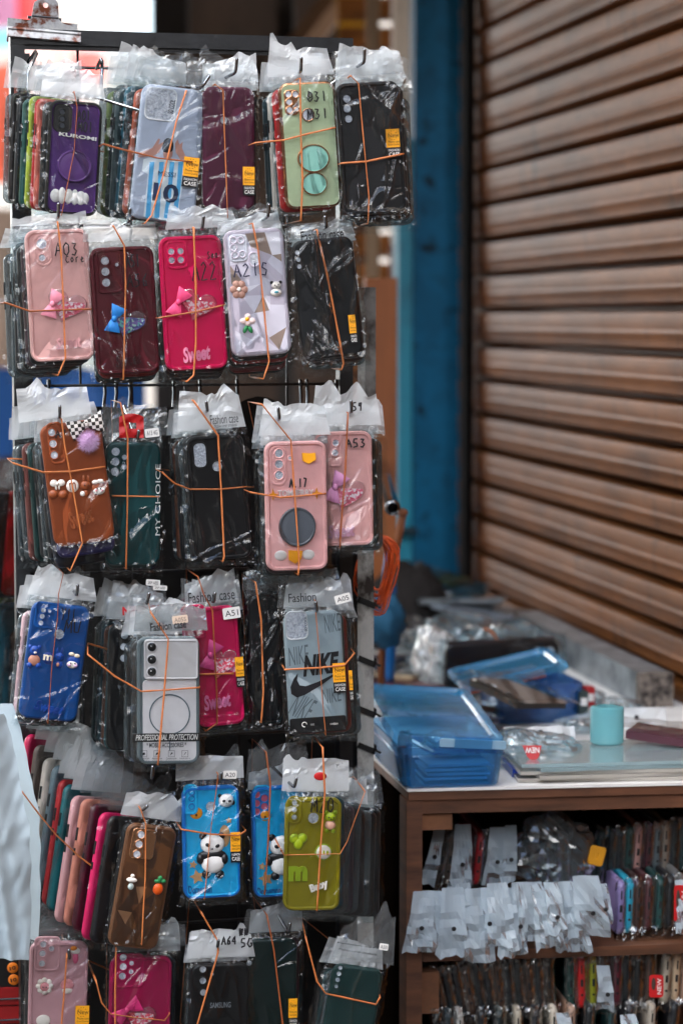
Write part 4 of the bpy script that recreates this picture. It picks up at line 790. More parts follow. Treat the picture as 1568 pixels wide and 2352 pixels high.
c.island(414, 1392, 476, 1466, 12).heart(505, 1526, 74, 84, GLR).bow(482, 1504, 32, mat('#b03a72', .6), 1.0).relief_text('Sweet', 466, 1596, 531, 1624, mat('#d878a4', .4)); c.label_('A51', 511, 1397, 553, 1419, -.05).sticker(539, 1510, 563, 1577)
c.text('Fashion case', 432, 1362, 540, 1376, INK, .0001, y=-.021); band(c.name, c, [(455, 1325), (468, 1365), (488, 1401), (498, 1589), (499, 1661), (473, 1679)], dark=True); band(c.name, c, [(458, 1549), (537, 1547)], True, r=.0012)
c = CASES['blackmid'] = Case('narrow black case', 'black bagged case between the hot pink case and the grey swoosh case', [(567, 1361), (640, 1361), (648, 1652), (576, 1659)], 3.01, '#0b0d10', style='flat', seed=20, streak=.1, famp=2, back=['#123038', '#101214'], sh=(1, 6), fl=(0, 0, 50), flap='c')
band(c.name, c, [(587, 1338), (600, 1424), (605, 1589), (600, 1660)])
c = CASES['nike'] = Case('grey swoosh case', 'frosted grey case printed with NIKE lettering and a black swoosh', [(648, 1399), (781, 1397), (797, 1671), (663, 1679)], 2.985, '#8a989e', style='flat', seed=21, yaw=6, yawl=-6, famp=.9, back=['#2d4a4c', '#7a2626', 'cl', '#223034', 'cl'], sh=(7, 3), fl=(0, 0, 70), flap='c')
c.stad(655, 1407, 707, 1466, 12, FOAM, mat('#c4c8cc', .35)); c.text('SO COOL', 698, 1416, 706, 1450, INK, .0002, rot=-1.5708, lift=.0012)
OUT = mat('#5d696f', .5)
for (t, a) in (('NIKE', (742, 1412, 784, 1450)), ('NIKE', (660, 1486, 712, 1524)), ('NIKE', (737, 1582, 786, 1612)), ('NIKE', (668, 1600, 722, 1650))): c.text(t, *a, OUT, .0001, shear=.3, rot=.5 if a[0] == 668 else -.12)
c.text('NIKE', 692, 1504, 782, 1546, INK, .0002, bold=.05, shear=.35, rot=-.06, lift=.0004)
sw = [(786, 1538), (740, 1572), (700, 1596), (682, 1602), (669, 1594), (667, 1578), (674, 1560), (684, 1546), (682, 1562), (688, 1574), (702, 1576), (730, 1566)]
c.shape('printed_swoosh', sw, INK, .0006); plate(c, 665, 1651, 796, 1677, 6, BLACK, c.fy - .0004, 'black_strip')
x, z = c.loc(699, 1664); MB().tube([(x + .003 * math.cos(i * .55), c.fy - .0008, z + .003 * math.sin(i * .55)) for i in range(10)], .0006, 0, 5).build('recycling_mark', WHITE, c.root)
c.text('NIKE', 713, 1662, 722, 1666, WHITE, .0001, lift=.0005); c.text('RIVISION', 758, 1661, 776, 1664, WHITE, .0001, lift=.0005); c.sticker(763, 1524, 795, 1590); c.sticker(800, 1540, 812, 1610); c.label_('A05', 768, 1366, 806, 1384, -.2)
c.text('Fashion', 662, 1364, 726, 1380, INK, .0001, y=-.021); band(c.name, c, [(725, 1382), (725, 1407), (735, 1523), (740, 1605), (748, 1688)]); band(c.name, c, [(654, 1538), (732, 1534), (791, 1528), (814, 1500)], True)
# fifth row
c = CASES['facetbrown'] = Case('brown faceted case', 'dark brown faceted case with carrot and mushroom charms', [(296, 1888), (410, 1885), (358, 2174), (243, 2173)], 2.965, '#6e4a32', '#50321e', style='flat', seed=22, yaw=14, back=['#15171a'], sh=(-6, 0), fl=(-8, 2, 66), streak=.3)
facet_print(c, ['#4a2e1c', '#55361f', '#8a6244', '#3c2415'], 4, 6, 8); c.fy -= .001
c.island(307, 1900, 350, 1976, 10, GOLD, inner=False).holes([(324, 1916, 9), (319, 1938, 9), (314, 1961, 9)], rm=GOLD)
ORC = mat('#d8540f', .45); c.blobs('carrot_charm', [(363, 2042, 12, 14, 0, 0, 3.5), (362, 2024, 8, 5, 1), (368, 2018, 6, 7, 1), (376, 2024, 6, 5, 1)], [ORC, GRN]); c.blobs('mushroom_charm', [(303, 2021, 13, 6, 0, .5, 3.5), (305, 2012, 5, 5, 0), (301, 2036, 7, 8, 1)], [CW, mat('#b9c8c4', .5)])
band(c.name, c, [(322, 1856), (335, 1891), (334, 2017), (330, 2080), (326, 2170)])
fan = [('#c01450', 62, 1975, 12.5, 'hot pink'), ('#5a4f4a', 84, 2000, 12, 'grey brown'), ('#c9beb4', 104, 2030, 12.5, 'cream'), ('#5f7078', 122, 2048, 13, 'blue grey'), ('#a81c22', 140, 2080, 12, 'red'), ('#0f5a60', 152, 2092, 12, 'teal'), ('#c9989a', 172, 2118, 11.5, 'pale pink'), ('#c07a68', 194, 2126, 11.5, 'peach'), ('#3d1220', 214, 2138, 12, 'maroon'), ('#d01c5c', 238, 2158, 11, 'bright pink'), ('#14161a', 258, 2166, 11, 'black')]
for i, (col, u, v_, ro, nm) in enumerate(fan):
    layer_case(pose(u, v_, 3.055 - i * .0075, R(ro), R(58 - 2 * i)), .075, .160, col, f"{nm} bagged case edge in the fanned bundle left of the brown faceted case", 40 + i, 'w' if i < 7 else 'c', 'cases fanned out edge on in the fifth row', fs=1.4)
class _F: pass
ff = _F(); ff.M = pose(180, 2100, 2.985, R(11), R(18)); ff.Mi = ff.M.inverted(); ff.t = .0105; ff.wloc = Case.wloc.__get__(ff); ff.loc = Case.loc.__get__(ff); ff.fy = -.0105
band('fanned cases', ff, [(51, 1818), (88, 1867), (129, 1917), (182, 1967), (249, 2017), (281, 2030), (384, 2024)], True)
SKYB = '#1c9ccc'
def panda_case(key, name, label, q, Y, seed, dx=0, dy=0, full=True, **kw):
    c = CASES[key] = Case(name, label, q, Y, '#0a68b4', SKYB, seed=seed, **kw); g = lambda *a: (a[0] + dx, a[1] + dy) + tuple(a[2:])
    if full: c.holes([g(440, 1820, 6), g(440, 1834, 6), g(440, 1852, 6)], rm=mat('#0f78c0', .4)).holes([g(484, 1852, 12)])
    else: c.holes([g(u, v, 9) for u, v in ((431, 1821), (449, 1829), (431, 1841), (449, 1848), (431, 1860))], mat('#b0526a', .4), rm=mat('#0a68b4', .4))
    PW, PB = mat('#e0dfdd', .35), mat('#15161a', .35); BELL = mat('#e08c12', .4); STN = mat('#c99a6a', .5)
    c.blobs('bell_print', [g(451, 1868, 15, 14, 0, 0, .8), g(451, 1872, 3, 3, 1, .6, .6)], [BELL, BLACK])
    c.star('star_print', *g(444, 1986), 10 , STN, lift=.0006, rot=.2).star('star_print', *g(453, 2014), 18, STN, lift=.0006, rot=-.2).star('star_print', *g(526, 1884), 8, STN, lift=.0006)
    c.blobs('oval_print', [g(516, 1920, 13, 26, 0, 0, .5)], [STN])
    c.blobs('panda_charm', [g(488, 1938, 29, 24, 0, 1, 5), g(466, 1920, 9, 9, 1, 0, 3), g(508, 1920, 9, 9, 1, 0, 3), g(486, 1964, 34, 14, 1, .5, 4.5), g(489, 1982, 28, 24, 0, 1, 5.5), g(460, 1972, 9, 13, 1, 1, 5), g(515, 1972, 9, 13, 1, 1, 5), g(474, 2008, 11, 10, 1, 0, 4), g(505, 2008, 11, 10, 1, 0, 4), g(476, 1939, 6, 4.5, 1, 5, 1.5, .4), g(498, 1941, 6, 4.5, 1, 5, 1.5, -.4), g(486, 1948, 3, 2, 1, 5.6, 1)], [PW, PB])
    if full: c.blobs('panda_head_charm', [g(519, 1838, 18, 16, 0, 1, 4), g(505, 1828, 5, 5, 1), g(535, 1843, 5, 6, 1), g(513, 1838, 4, 3, 1, 5, 1), g(526, 1838, 4, 3, 1, 5, 1), g(519, 1843, 2, 1.5, 1, 5, 1)], [PW, PB])
    c.text('Doraemon', *g(433, 2035), *g(487, 2050), mat('#0f5f9a', .4), .0005, bold=.03); return c
c = panda_case('panda', 'sky blue panda case', 'sky blue case with panda charm and yellow New sticker', [(417, 1797), (547, 1794), (551, 2058), (420, 2059)], 2.98, 23, back=['#7a6558', '#3a4044'], sh=(4, 4), fl=(0, 2, 56), famp=1.0)
c.island(421, 1802, 455, 1870, 12); c.sticker(529, 1912, 553, 1980); c.label_('A20', 513, 1771, 544, 1788, .05); band(c.name, c, [(501, 1778), (498, 1807), (483, 1916), (470, 2066)]); band(c.name, c, [(417, 1905), (484, 1916), (547, 1919), (565, 1908)], True)
c = panda_case('panda2', 'second panda case', 'sky blue panda case half hidden behind the olive green case', [(574, 1795), (700, 1795), (704, 2055), (580, 2055)], 3.02, 24, 158, 4, False, fl=(0, 0, 84), flap='c', back=['#0c2a3a'], sh=(0, 5))
c.stad(582, 1806, 622, 1880, 12, mat('#0f74b4', .4)); band(c.name, c, [(611, 1728), (621, 1801), (616, 1933), (608, 2055)], dark=True)
c = CASES['olive'] = Case('olive green case', 'olive green case with Baby lettering, heart, bear and letter charms', [(654, 1822), (784, 1822), (778, 2087), (647, 2087)], 2.97, '#786f0a', seed=25, yaw=8, yawl=-4, streak=.5, back=['#0f3a4a', 'cl', '#3d3440', 'cl', '#241c20', 'cl', '#191a1e', '#15151a'], sh=(12, 2), fl=(4, 2, 76))
OLI = mat('#6d6e0e', .4); LIME = mat('#93a812', .45)
c.island(660, 1828, 692, 1892, 14).holes([(676, 1843, 7), (675, 1859, 7), (675, 1876, 7)]).holes([(719, 1878, 13)]).write('M20', 713, 1832, 770, 1866)
c.blobs('bear_charm', [(759, 1876, 13, 11, 0, .5, 3.5), (749, 1866, 5, 5, 0), (770, 1865, 5, 5, 0), (758, 1895, 13, 11, 1, .3, 3.5), (751, 1908, 5, 6, 0), (765, 1908, 5, 6, 0), (754, 1876, 1.8, 1.8, 2, 4), (765, 1876, 1.8, 1.8, 2, 4), (759, 1880, 2, 1.5, 2, 4)], [LIME, mat('#d0a088', .5), BLACK])
c.blobs('heart_charm', [(676, 1926, 12, 12, 0, 0, 3, .5), (694, 1925, 12, 12, 0, 0, 3, -.5), (685, 1937, 12, 15, 0, .3, 3)], [LIME])
c.blobs('round_badge', [(743, 1957, 21, 20, 0, 0, 2), (743, 1957, 18, 17, 1, .8, 2), (735, 1957, 3, 6, 0, 2.2, 1), (743, 1957, 3, 6, 0, 2.2, 1), (751, 1958, 3, 6, 0, 2.2, 1)], [LIME, CW])
c.text('m', 663, 1990, 706, 2024, LIME, .002, bold=.06); c.text('Baby', 712, 2026, 754, 2048, CW, .0022, bold=.05, rot=-.35); band(c.name, c, [(741, 1718), (746, 1821), (736, 1949), (728, 2092)]); band(c.name, c, [(644, 1949), (652, 1964), (781, 1961), (797, 1933), (838, 1818)], True)
c.label_('M20', 770, 1748, 790, 1766, -.3, y=-.006); c.blobs('red_hang_tab', [(734, 1781, 15, 10, 0, 6, 1)], [RED])
# bottom row
c = CASES['pink6'] = Case('flower charm pink case', 'pale pink case with daisy and ice cream charms at the bottom left', [(72, 2148), (206, 2150), (196, 2432), (62, 2430)], 2.99, '#b0868c', seed=26, yaw=10, back=['#141416', '#1a1a1d', 'cl'], sh=(-4, 1), flap=None, bflap='c')
c.island(80, 2151, 138, 2230, 12).holes([(100, 2168, 8), (98, 2189, 8), (97, 2212, 8), (119, 2178, 7)])
c.blobs('daisy_charm', [(103 + 14 * math.cos(a * .785), 2265 + 14 * math.sin(a * .785), 6.5, 6.5, 0) for a in range(8)] + [(103, 2266, 11, 11, 1, 1), (99, 2266, 1.5, 1.5, 2, 3), (107, 2266, 1.5, 1.5, 2, 3)], [CW, ROS, BLACK])
c.blobs('ice_cream_charm', [(174, 2184, 11, 8, 1, .5), (170, 2178, 8, 6, 2, 1), (174, 2200, 7, 14, 0)], [mat('#c9587a', .5), CW, mat('#d07818', .5)]); c.sticker(174, 2310, 204, 2376); c.blobs('round_badge', [(100, 2344, 17, 14, 0)], [CW]).blobs('pebble_charm', [(155, 2262, 16, 14, 0), (155, 2274, 12, 9, 1)], [ROS, CW]); band(c.name, c, [(154, 2192), (149, 2268), (142, 2352), (140, 2420)])
c = CASES['mag6'] = Case('magenta case', 'deep magenta case with bow and glitter heart in the bottom row', [(255, 2183), (396, 2183), (386, 2466), (244, 2466)], 2.985, '#8f0b42', seed=27, streak=.6, back=['#1a2a3a', 'cl', '#6b1f24'], sh=(5, 1), fl=(20, 10, 70), flap='c')
c.island(262, 2190, 330, 2268, 14).holes([(283, 2198, 9), (283, 2219, 9), (281, 2241, 9), (302, 2211, 6.5), (301, 2231, 6.5)]).heart(318, 2338, 76, 72, GLR).bow(291, 2318, 34, mat('#c02468', .6), .5); band(c.name, c, [(267, 2177), (265, 2274), (265, 2440)]); band(c.name, c, [(221, 2253), (234, 2303), (255, 2329), (307, 2337), (378, 2344), (390, 2329)], True)
c = CASES['sam6'] = Case('black lettered case', 'black case with SAMSUNG lettering under a white hang flap', [(438, 2198), (573, 2198), (566, 2482), (430, 2482)], 2.985, '#0c0d10', style='flat', seed=28, back=['#1a1c20', 'cl'], sh=(-6, 2), fl=(0, 0, 60))
c.holes([(466, 2226, 8.5), (466, 2252, 8.5), (467, 2279, 8.5), (487, 2237, 5)]).text('SAMSUNG', 483, 2303, 530, 2314, mat('#7d848c', .4), .0002, bold=.01).write('A64', 508, 2150, 545, 2170, r=.0011).write('##', 548, 2132, 572, 2150).write('5G', 552, 2155, 582, 2176, r=.0011); band(c.name, c, [(463, 2097), (501, 2162), (501, 2188), (481, 2257), (440, 2400)])
c = CASES['teal6'] = Case('deep teal case', 'very dark teal case between the black lettered and dark green cases', [(566, 2140), (680, 2142), (678, 2440), (560, 2440)], 3.02, '#06201f', style='flat', seed=29, back=['#3a1522', '#0e1e24'], sh=(7, 1), fl=(0, 0, 50), flap='c')
c.holes([(572, 2306 - 124, 7), (572, 2336 - 124, 7)]).sticker(663, 2294, 682, 2362); band(c.name, c, [(613, 2102), (629, 2181), (655, 2400)], dark=True)
c = CASES['green6'] = Case('dark green case', 'dark green tilted case under a clear Fashion case header, bottom right of the rack', [(765, 2204), (882, 2208), (838, 2490), (716, 2482)], 2.99, '#08302f', style='flat', seed=30, yaw=4, back=['cl', '#143034', '#141416'], sh=(-10, 3), fl=(8, 0, 96), flap='c')
c.text('Fashion case', 775, 2163, 870, 2180, INK, .0001, y=-.02, bold=.01)
c.holes([(781, 2222, 6), (778, 2236, 6), (775, 2250, 6), (772, 2265, 5)]).text('Mobile cover products', 778, 2184, 866, 2190, INK, .0001, y=-.02); c.label_('A50', 872, 2166, 890, 2184); band(c.name, c, [(702, 2152), (728, 2254), (748, 2282), (863, 2307), (873, 2290)], True)
# ------------------------------------------------------------------ chrome hooks
HK = [('purple', [(180, 211), (338, 259), (363, 239)], 'crossing in front of the purple case'), ('jersey', [(386, 198), (465, 199), (480, 176)], 'over the clear footballer case'), ('burgundy', [(501, 187), (541, 167), (544, 137)], 'above the burgundy case'), ('mint', [(677, 174), (691, 163), (692, 134)], 'above the mint case'), ('topblack', [(801, 165), (836, 143), (837, 115)], 'above the crumpled black case'),
 ('a03', [(126, 507), (135, 497), (135, 469)], 'above the dusty pink A03 case'), ('maroon', [(274, 521), (297, 509), (299, 481)], 'above the maroon case'), ('a22', [(445, 523), (465, 525), (468, 499)], 'above the hot pink A22 case'), ('lav', [(587, 513), (616, 497), (618, 471)], 'above the lavender case'), ('streak', [(742, 526), (750, 520), (746, 499)], 'above the streaked black case'),
 ('brown', [(130, 962), (138, 957), (138, 934)], 'above the brown charm case'), ('teal', [(305, 984), (316, 1010), (319, 990)], 'in front of the red hang card'), ('black3', [(466, 950), (477, 943), (474, 924)], 'above the matte black case'), ('a17', [(632, 970), (642, 962), (639, 938)], 'above the light pink medallion case'), ('a53', [(800, 952), (807, 946), (806, 922)], 'above the pink A53 case'),
 ('blue', [(155, 1336), (177, 1368), (179, 1345)], 'above the blue charm case'), ('card', [(330, 1378), (338, 1386), (343, 1364)], 'above the white card case'), ('a51', [(468, 1355), (491, 1384), (494, 1363)], 'above the hot pink A51 case'), ('blackmid', [(613, 1341), (639, 1366), (642, 1348)], 'above the narrow black case'), ('nike', [(716, 1396), (728, 1404), (725, 1384)], 'above the grey swoosh case'),
 ('facetbrown', [(310, 1862), (330, 1860), (338, 1852)], 'through the flap of the brown faceted case'), ('card', [(334, 1765), (349, 1788), (351, 1762)], 'below the white card case'), ('panda', [(484, 1750), (507, 1794), (509, 1776)], 'above the sky blue panda case'), ('olive', [(624, 1760), (676, 1809), (681, 1788)], 'long and slanting above the olive case'),
 ('pink6', [(160, 2154), (160, 2203), (159, 2183)], 'over the flower charm pink case'), ('mag6', [(341, 2189), (341, 2189), (345, 2170)], 'above the magenta case'), ('sam6', [(496, 2172), (500, 2174), (502, 2160)], 'in the white flap of the black lettered case'), ('teal6', [(639, 2102), (662, 2142), (666, 2122)], 'above the deep teal case')]
for key, ((a, b2), (c2, d2), (e, f2)), desc in HK:
    cs = CASES[key]; yy = -cs.t - .013; p1 = cs.wloc(c2, d2, yy); p2 = cs.wloc(e, f2, yy - .001); p0 = P(a, b2, 3.02 if key in ('purple', 'olive') else 3.03); g = p0 + (p0 - p1).normalized() * .09; g.y = max(g.y, 3.13)
    m1 = p1 + (p0 - p1).normalized() * .004; m2 = p1 + (p2 - p1).normalized() * .004
    o = MB().tube([g, p0, m1, p1 * .5 + (m1 + m2) * .25, m2, p2], .0021, 0, 10).ell(p2, (.0021, .0021, .0021), 0, 8).build('display_hook', CHROME, ang=40); tag(o, f'chrome display hook {desc}', 'hook', 'chrome hooks on the rack')
for i, pts in enumerate([[(60, 150), (82, 118), (66, 165)], [(122, 160), (128, 150), (132, 166)], [(222, 158), (232, 136), (235, 160)]]):
    o = MB().tube([P(pts[0][0], pts[0][1], 3.10), P((pts[0][0] + pts[1][0]) / 2, (pts[0][1] + pts[1][1]) / 2, 3.085), P(*pts[1], 3.07), P(pts[1][0] + 3, pts[1][1] + 4, 3.068), P(*pts[2], 3.07), P(pts[2][0] - 2, pts[2][1] + 40, 3.06)], .0022, 0, 8).build('display_hook', CHROME, ang=40)
    tag(o, ['tall bent wire hook loop at the top left of the grid', 'small wire hook loop above the purple stack', 'wire hook loop between the purple and clear stacks'][i], 'hook', 'chrome hooks on the rack')
for i, u in enumerate((92, 113, 242, 268, 300, 400, 460, 545, 690, 705, 772)):
    p = rk.matrix_world @ rl(u, 880); o = MB().tube([p + Vector((0, .004, -.004)), p + Vector((0, .002, .004)), p + Vector((0, -.006, .004)), p + Vector((.001, -.012, -.012)), p + Vector((.001, -.03, -.03))], .0022, 0, 8).build('display_hook', DARKCH, ang=40)
    tag(o, 'dark wire hook over the grid bar between the second and third rows', 'hook', 'dark wire hooks over the grid bar')
# ------------------------------------------------------------------ spare bags, rubber coil, bits by the pole
p = P(866, 1275, 3.24); b = MB(); rs = random.Random(9)
for i in range(26):
    w_ = rs.uniform(.012, .026); h_ = rs.uniform(.035, .062); ph = rs.uniform(-.4, .4); pts = []
    for k in range(18):
        a = 6.283 * k / 18; pts.append(p + Vector((w_ * math.sin(a) * (1 + .3 * math.sin(2 * a + ph)) + rs.uniform(-.001, .001) + ph * .01, rs.uniform(-.001, .001) + (i - 13) * .0012, .026 - h_ + h_ * math.cos(a))))
    b.tube(pts, .0011, 0, 5, closed=True)
tag(b.build('rubber_band_coil', mat('#d2521a', .5, var=.2, scale=90), ang=0), 'hank of loose orange rubber bands hanging beside the pole', 'rubber bands')
p = P(901, 1166, 3.5); t = thing('steel_tube', 'chrome steel tube seen end on with an open bore beside the pole', 'tube', Matrix.Translation(p))
pr = [(.0065, .10), (.0065, .0), (.0085, -.002), (.0115, .0), (.012, .004), (.0105, .010), (.0105, 1.1)]
b = MB(); n = 24; v = [(r_ * math.cos(6.283 * i / n), y, r_ * math.sin(6.283 * i / n)) for r_, y in pr for i in range(n)]; b.add(v, [(k * n + i, k * n + (i + 1) % n, (k + 1) * n + (i + 1) % n, (k + 1) * n + i) for k in range(len(pr) - 1) for i in range(n)]); b.build('shell', CHROME, t, ang=60)
MB().ell((0, .03, 0), (.0066, .001, .0066), 0).build('inner_plug', BLACK, t)
o = MB().tube([P(925, 1178, 3.7), P(915, 1240, 3.72), P(900, 1310, 3.74), P(880, 1440, 3.78), P(872, 1640, 3.8)], [.006, .0055, .006, .006, .006], 0, 10).ell(P(925, 1178, 3.7), (.008, .007, .007)).build('wooden_handle', mat('#7a4626', .6), ang=0); tag(o, 'orange wooden tool handle leaning behind the rubber band coil', 'tool handle')
o = MB().ell((0, 0, 0), (.013, .013, .125), 0, 20).build('blue_bottle', mat('#0f5a9a', .35), ang=0); o.location = P(893, 1420, 3.9); tag(o, 'bright blue plastic bottle behind the rubber band coil', 'bottle')
def cloth_lump(name, u, v, Y, r, m, label, seed):
    b = MB(); b.ell((0, 0, 0), r, 0, 30); b.v = [tuple(Vector(q) * (1 + .35 * abs(noise.noise((q[0] * 40, q[1] * 40 + seed, q[2] * 40))) + .2 * noise.noise((q[0] * 90, seed, q[2] * 90)))) for q in b.v]
    o = b.build(name, m, ang=0); o.location = P(u, v, Y); tag(o, label, 'cloth'); return o
cloth_lump('blue_cloth', 882, 1425, 3.75, (.030, .045, .040), mat('#0a4a6a', .8), 'crumpled blue cloth at the back of the table beside the pole', 3)
cloth_lump('dark_cloth', 935, 1400, 4.6, (.07, .06, .085), mat('#171312', .9), 'dark brown crumpled sack below the blue pillar', 5)
# neighbouring display at the left edge
for i, (u, v_, col, yw, nm) in enumerate([(0, 1372, '#16202a', 55, 'black'), (16, 1372, '#1f2a34', 55, 'navy'), (34, 1368, '#b01820', 55, 'red'), (-2, 1650, '#7fb51c', 60, 'lime green'), (14, 1680, '#4a9ab0', 60, 'cyan'), (30, 1690, '#2a6a7c', 60, 'teal'), (44, 1740, '#1a2a30', 60, 'dark grey')]):
    layer_case(pose(u, v_, 3.45 + .01 * i, R(8 if i < 3 else 2), R(yw)), .075, .15 if i < 3 else .19, col, f'{nm} bagged case blurred at the left edge on the neighbouring display', 70 + i, 'c', 'cases on the neighbouring display', fs=1.3)
# white plastic carrier bag, near left
b = MB(); v = []; f = []; nx, nz_ = 44, 90
for i in range(nz_ + 1):
    fz = i / nz_; vv = 1640 + (2200 - 1640) * fz
    edge = 8 + 66 * min(1, (fz / .5)) ** .8 + (0 if fz < .72 else (fz - .72) * 5) - (0)
    if fz > .86: edge -= (fz - .86) * 40
    for j in range(nx + 1):
        fx = j / nx; u = -190 + (edge + 190) * fx; p = P(u, vv - 60 * (1 - fx) * (fz > .9) * (fz - .9) * 10 + 0, 2.9)
        y = -.05 * math.sin(min(1, (1 - fx) * 1.6) * 1.57) - .013 * (1 - abs(noise.noise((p.x * 36 + p.z * 4, p.z * 3.4, 2))) * 2.2) - .005 * abs(noise.noise((p.x * 70 - p.z * 22, p.z * 9, 5))) - .0012 * noise.noise((p.x * 90, p.z * 60, 8))
        v.append((p.x + (fx * .003 * noise.noise((p.z * 40, 1, 1))), p.y + y, p.z))
for i in range(nz_):
    for j in range(nx): q = i * (nx + 1) + j; f.append((q, q + 1, q + nx + 2, q + nx + 1))
b.add(v, f); b.add([(x, y + .16 if False else 2.98, z) for x, y, z in v], [q[::-1] for q in f])
o = b.build('carrier_bag', mat('#b4c4cc', .5, var=.03, spec=.3), ang=0); tag(o, 'bulging white plastic carrier bag at the lower left edge', 'carrier bag')
# red card board with orange price dots
t = thing('card_board', 'black and red packaging board with round orange 10 marks, bottom left corner', 'packaging', pose(0, 2500, 3.12, 0, R(4)))
kk = 3.12 / F
MB().box((0, 0, .13), (.09, .004, .26)).build('board', mat('#0c0c0e', .4), t, False)
for i in range(6): MB().box((.0, -.004, (2500 - (2255 + 44 * i + 22)) * kk), (.088, .004, 40 * kk)).build('red_packet', mat('#8a0d10', .45), t, False)
for i, vv in enumerate((2210, 2238)):
    u = (34, 36)[i]; b = MB().ell((u * kk, -.0042, (2500 - vv) * kk), (13 * kk, .0012, 13 * kk), 0, 16).text('10', u * kk, (2500 - vv) * kk, 14 * kk, 9 * kk, -.0058, 1, -.2, .03); b.build('price_dot', [mat('#e07818', .5), INK], t, ang=0)
for i in range(3): MB().tube([(-.045, -.008, (2500 - 2285 - 50 * i) * kk), (.045, -.008, (2500 - 2280 - 50 * i) * kk)], .0012, 0, 6).build('wire', CHROME, t)

# ------------------------------------------------------------------ the table with shelves
TZ = P(935, 1812, 3.15).z
M_WOOD = worn('shelf_wood', '#3a2114', '#6b432b', .3, .66, 7, .6, stretch=(1, 1, 7), bump=.3, c3='#54341f'); M_WOODH = worn('shelf_wood_lengthwise', '#38200f', '#6a4129', .3, .66, 7, .62, stretch=(1, 7, 7), bump=.3, c3='#4e2f1c')
FA = P(935, 1812, 3.15); FB = Vector((FA.x + .75 * math.cos(R(7)), FA.y + .75 * math.sin(R(7)), FA.z)); fd = (FB - FA).normalized(); bd = Vector((-.178, 1, 0)).normalized()
tb = thing('display_table', 'wooden display table with white top and open shelves full of phone cases', 'table', Matrix.Translation((FA.x, FA.y, 0)) @ Matrix.Rotation(R(7), 4, 'Z'))
tbi = tb.matrix_world.inverted()
def tl(u, v, y=0.):
    o = tbi @ Vector((0, 0, CAMZ)); d = tbi.to_3x3() @ ray(u, v); t = (y - o.y) / d.y; return o + d * t
def tw(p): return tb.matrix_world @ Vector(p)
back = tbi.to_3x3() @ bd; D_ = 1.55; bx = back.x / back.y * D_
def slab(z0, z1, x0, x1, y0, y1, m, name, sk=True, mi=0):
    s0, s1 = (back.x / back.y * y0, back.x / back.y * y1) if sk else (0, 0); v = [(x0 + s0, y0, z0), (x1 + s0, y0, z0), (x1 + s1, y1, z0), (x0 + s1, y1, z0)]; v += [(x, y, z1) for x, y, _ in v]
    return MB().add(v, [(3, 2, 1, 0), (4, 5, 6, 7), (0, 1, 5, 4), (1, 2, 6, 5), (2, 3, 7, 6), (3, 0, 4, 7)]).build(name, m, tb, False)
M_TOP = worn('chipped_white_top', '#6a4a34', '#d0cec9', .22, .33, 14, .5, c3='#dcdad6', bump=.1)
TW = .80
slab(TZ - .004, TZ, .0, TW, 0, D_, M_TOP, 'top'); slab(TZ - .016, TZ - .0045, .002, TW, .002, D_, M_WOODH, 'top_edge')
zz = lambda v: tl(960, v, .01).z
slab(zz(1868), TZ - .017, .018, TW, .006, .03, M_WOODH, 'front_rail')
slab(0, TZ - .017, .0, .021, .004, .05, M_WOOD, 'leg'); slab(0, TZ - .017, .0, .03, D_ - .05, D_, M_WOOD, 'leg')
slab(0, TZ - .017, TW - .05, TW, .004, .05, M_WOOD, 'leg')
slab(zz(1908), zz(1872), .022, .062, .012, .05, worn('block_wood', '#4a2c18', '#7a4e30', .3, .6, 12, .7), 'support_block', False)
slab(zz(2330), zz(2215) - .012, .022, .045, .012, .05, worn('block_wood2', '#4a2c18', '#7a4e30', .3, .6, 12, .7), 'support_block', False)
S1 = zz(2185); slab(S1 - .013, S1, .022, TW, .004, .40, M_WOODH, 'shelf'); S2 = zz(2420); slab(S2 - .013, S2, .022, TW, .004, .40, M_WOODH, 'shelf')
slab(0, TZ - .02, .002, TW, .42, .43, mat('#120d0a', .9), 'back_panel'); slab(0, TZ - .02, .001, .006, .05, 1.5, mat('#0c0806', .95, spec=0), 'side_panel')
# items standing in the shelves, seen end on
def endon(u, v, Y, lean, col, label, seed, wid=.075, grp='cases standing end on in the shelves', thick=1.):
    o = Vector((0, 0, 0)); p = tw(tl(u, v, Y)); A = Matrix(((0, .0, 0, 0), (0, 0, 1, 0), (1, 0, 0, 0), (0, 0, 0, 1)))
    A = Matrix(((0, 1, 0, 0), (0, 0, 1, 0), (1, 0, 0, 0), (0, 0, 0, 1)))
    M = Matrix.Translation(p) @ Matrix.Rotation(R(7), 4, 'Z') @ Matrix.Rotation(lean, 4, 'Y') @ A @ Matrix.Translation((wid / 2, .005, 0))
    t = thing('phone_case', label, 'phone case', M, grp); m = CLEARC if col == 'cl' else mat(col, .42)
    copy_mesh('shell', SHELLM, t, [m, m, GAP], (wid / LW, thick, 1)); copy_mesh('clear_bag', ENDBAG[seed % 4], t, None, (wid / LW, thick, 1)); return t
ENDBAG = []
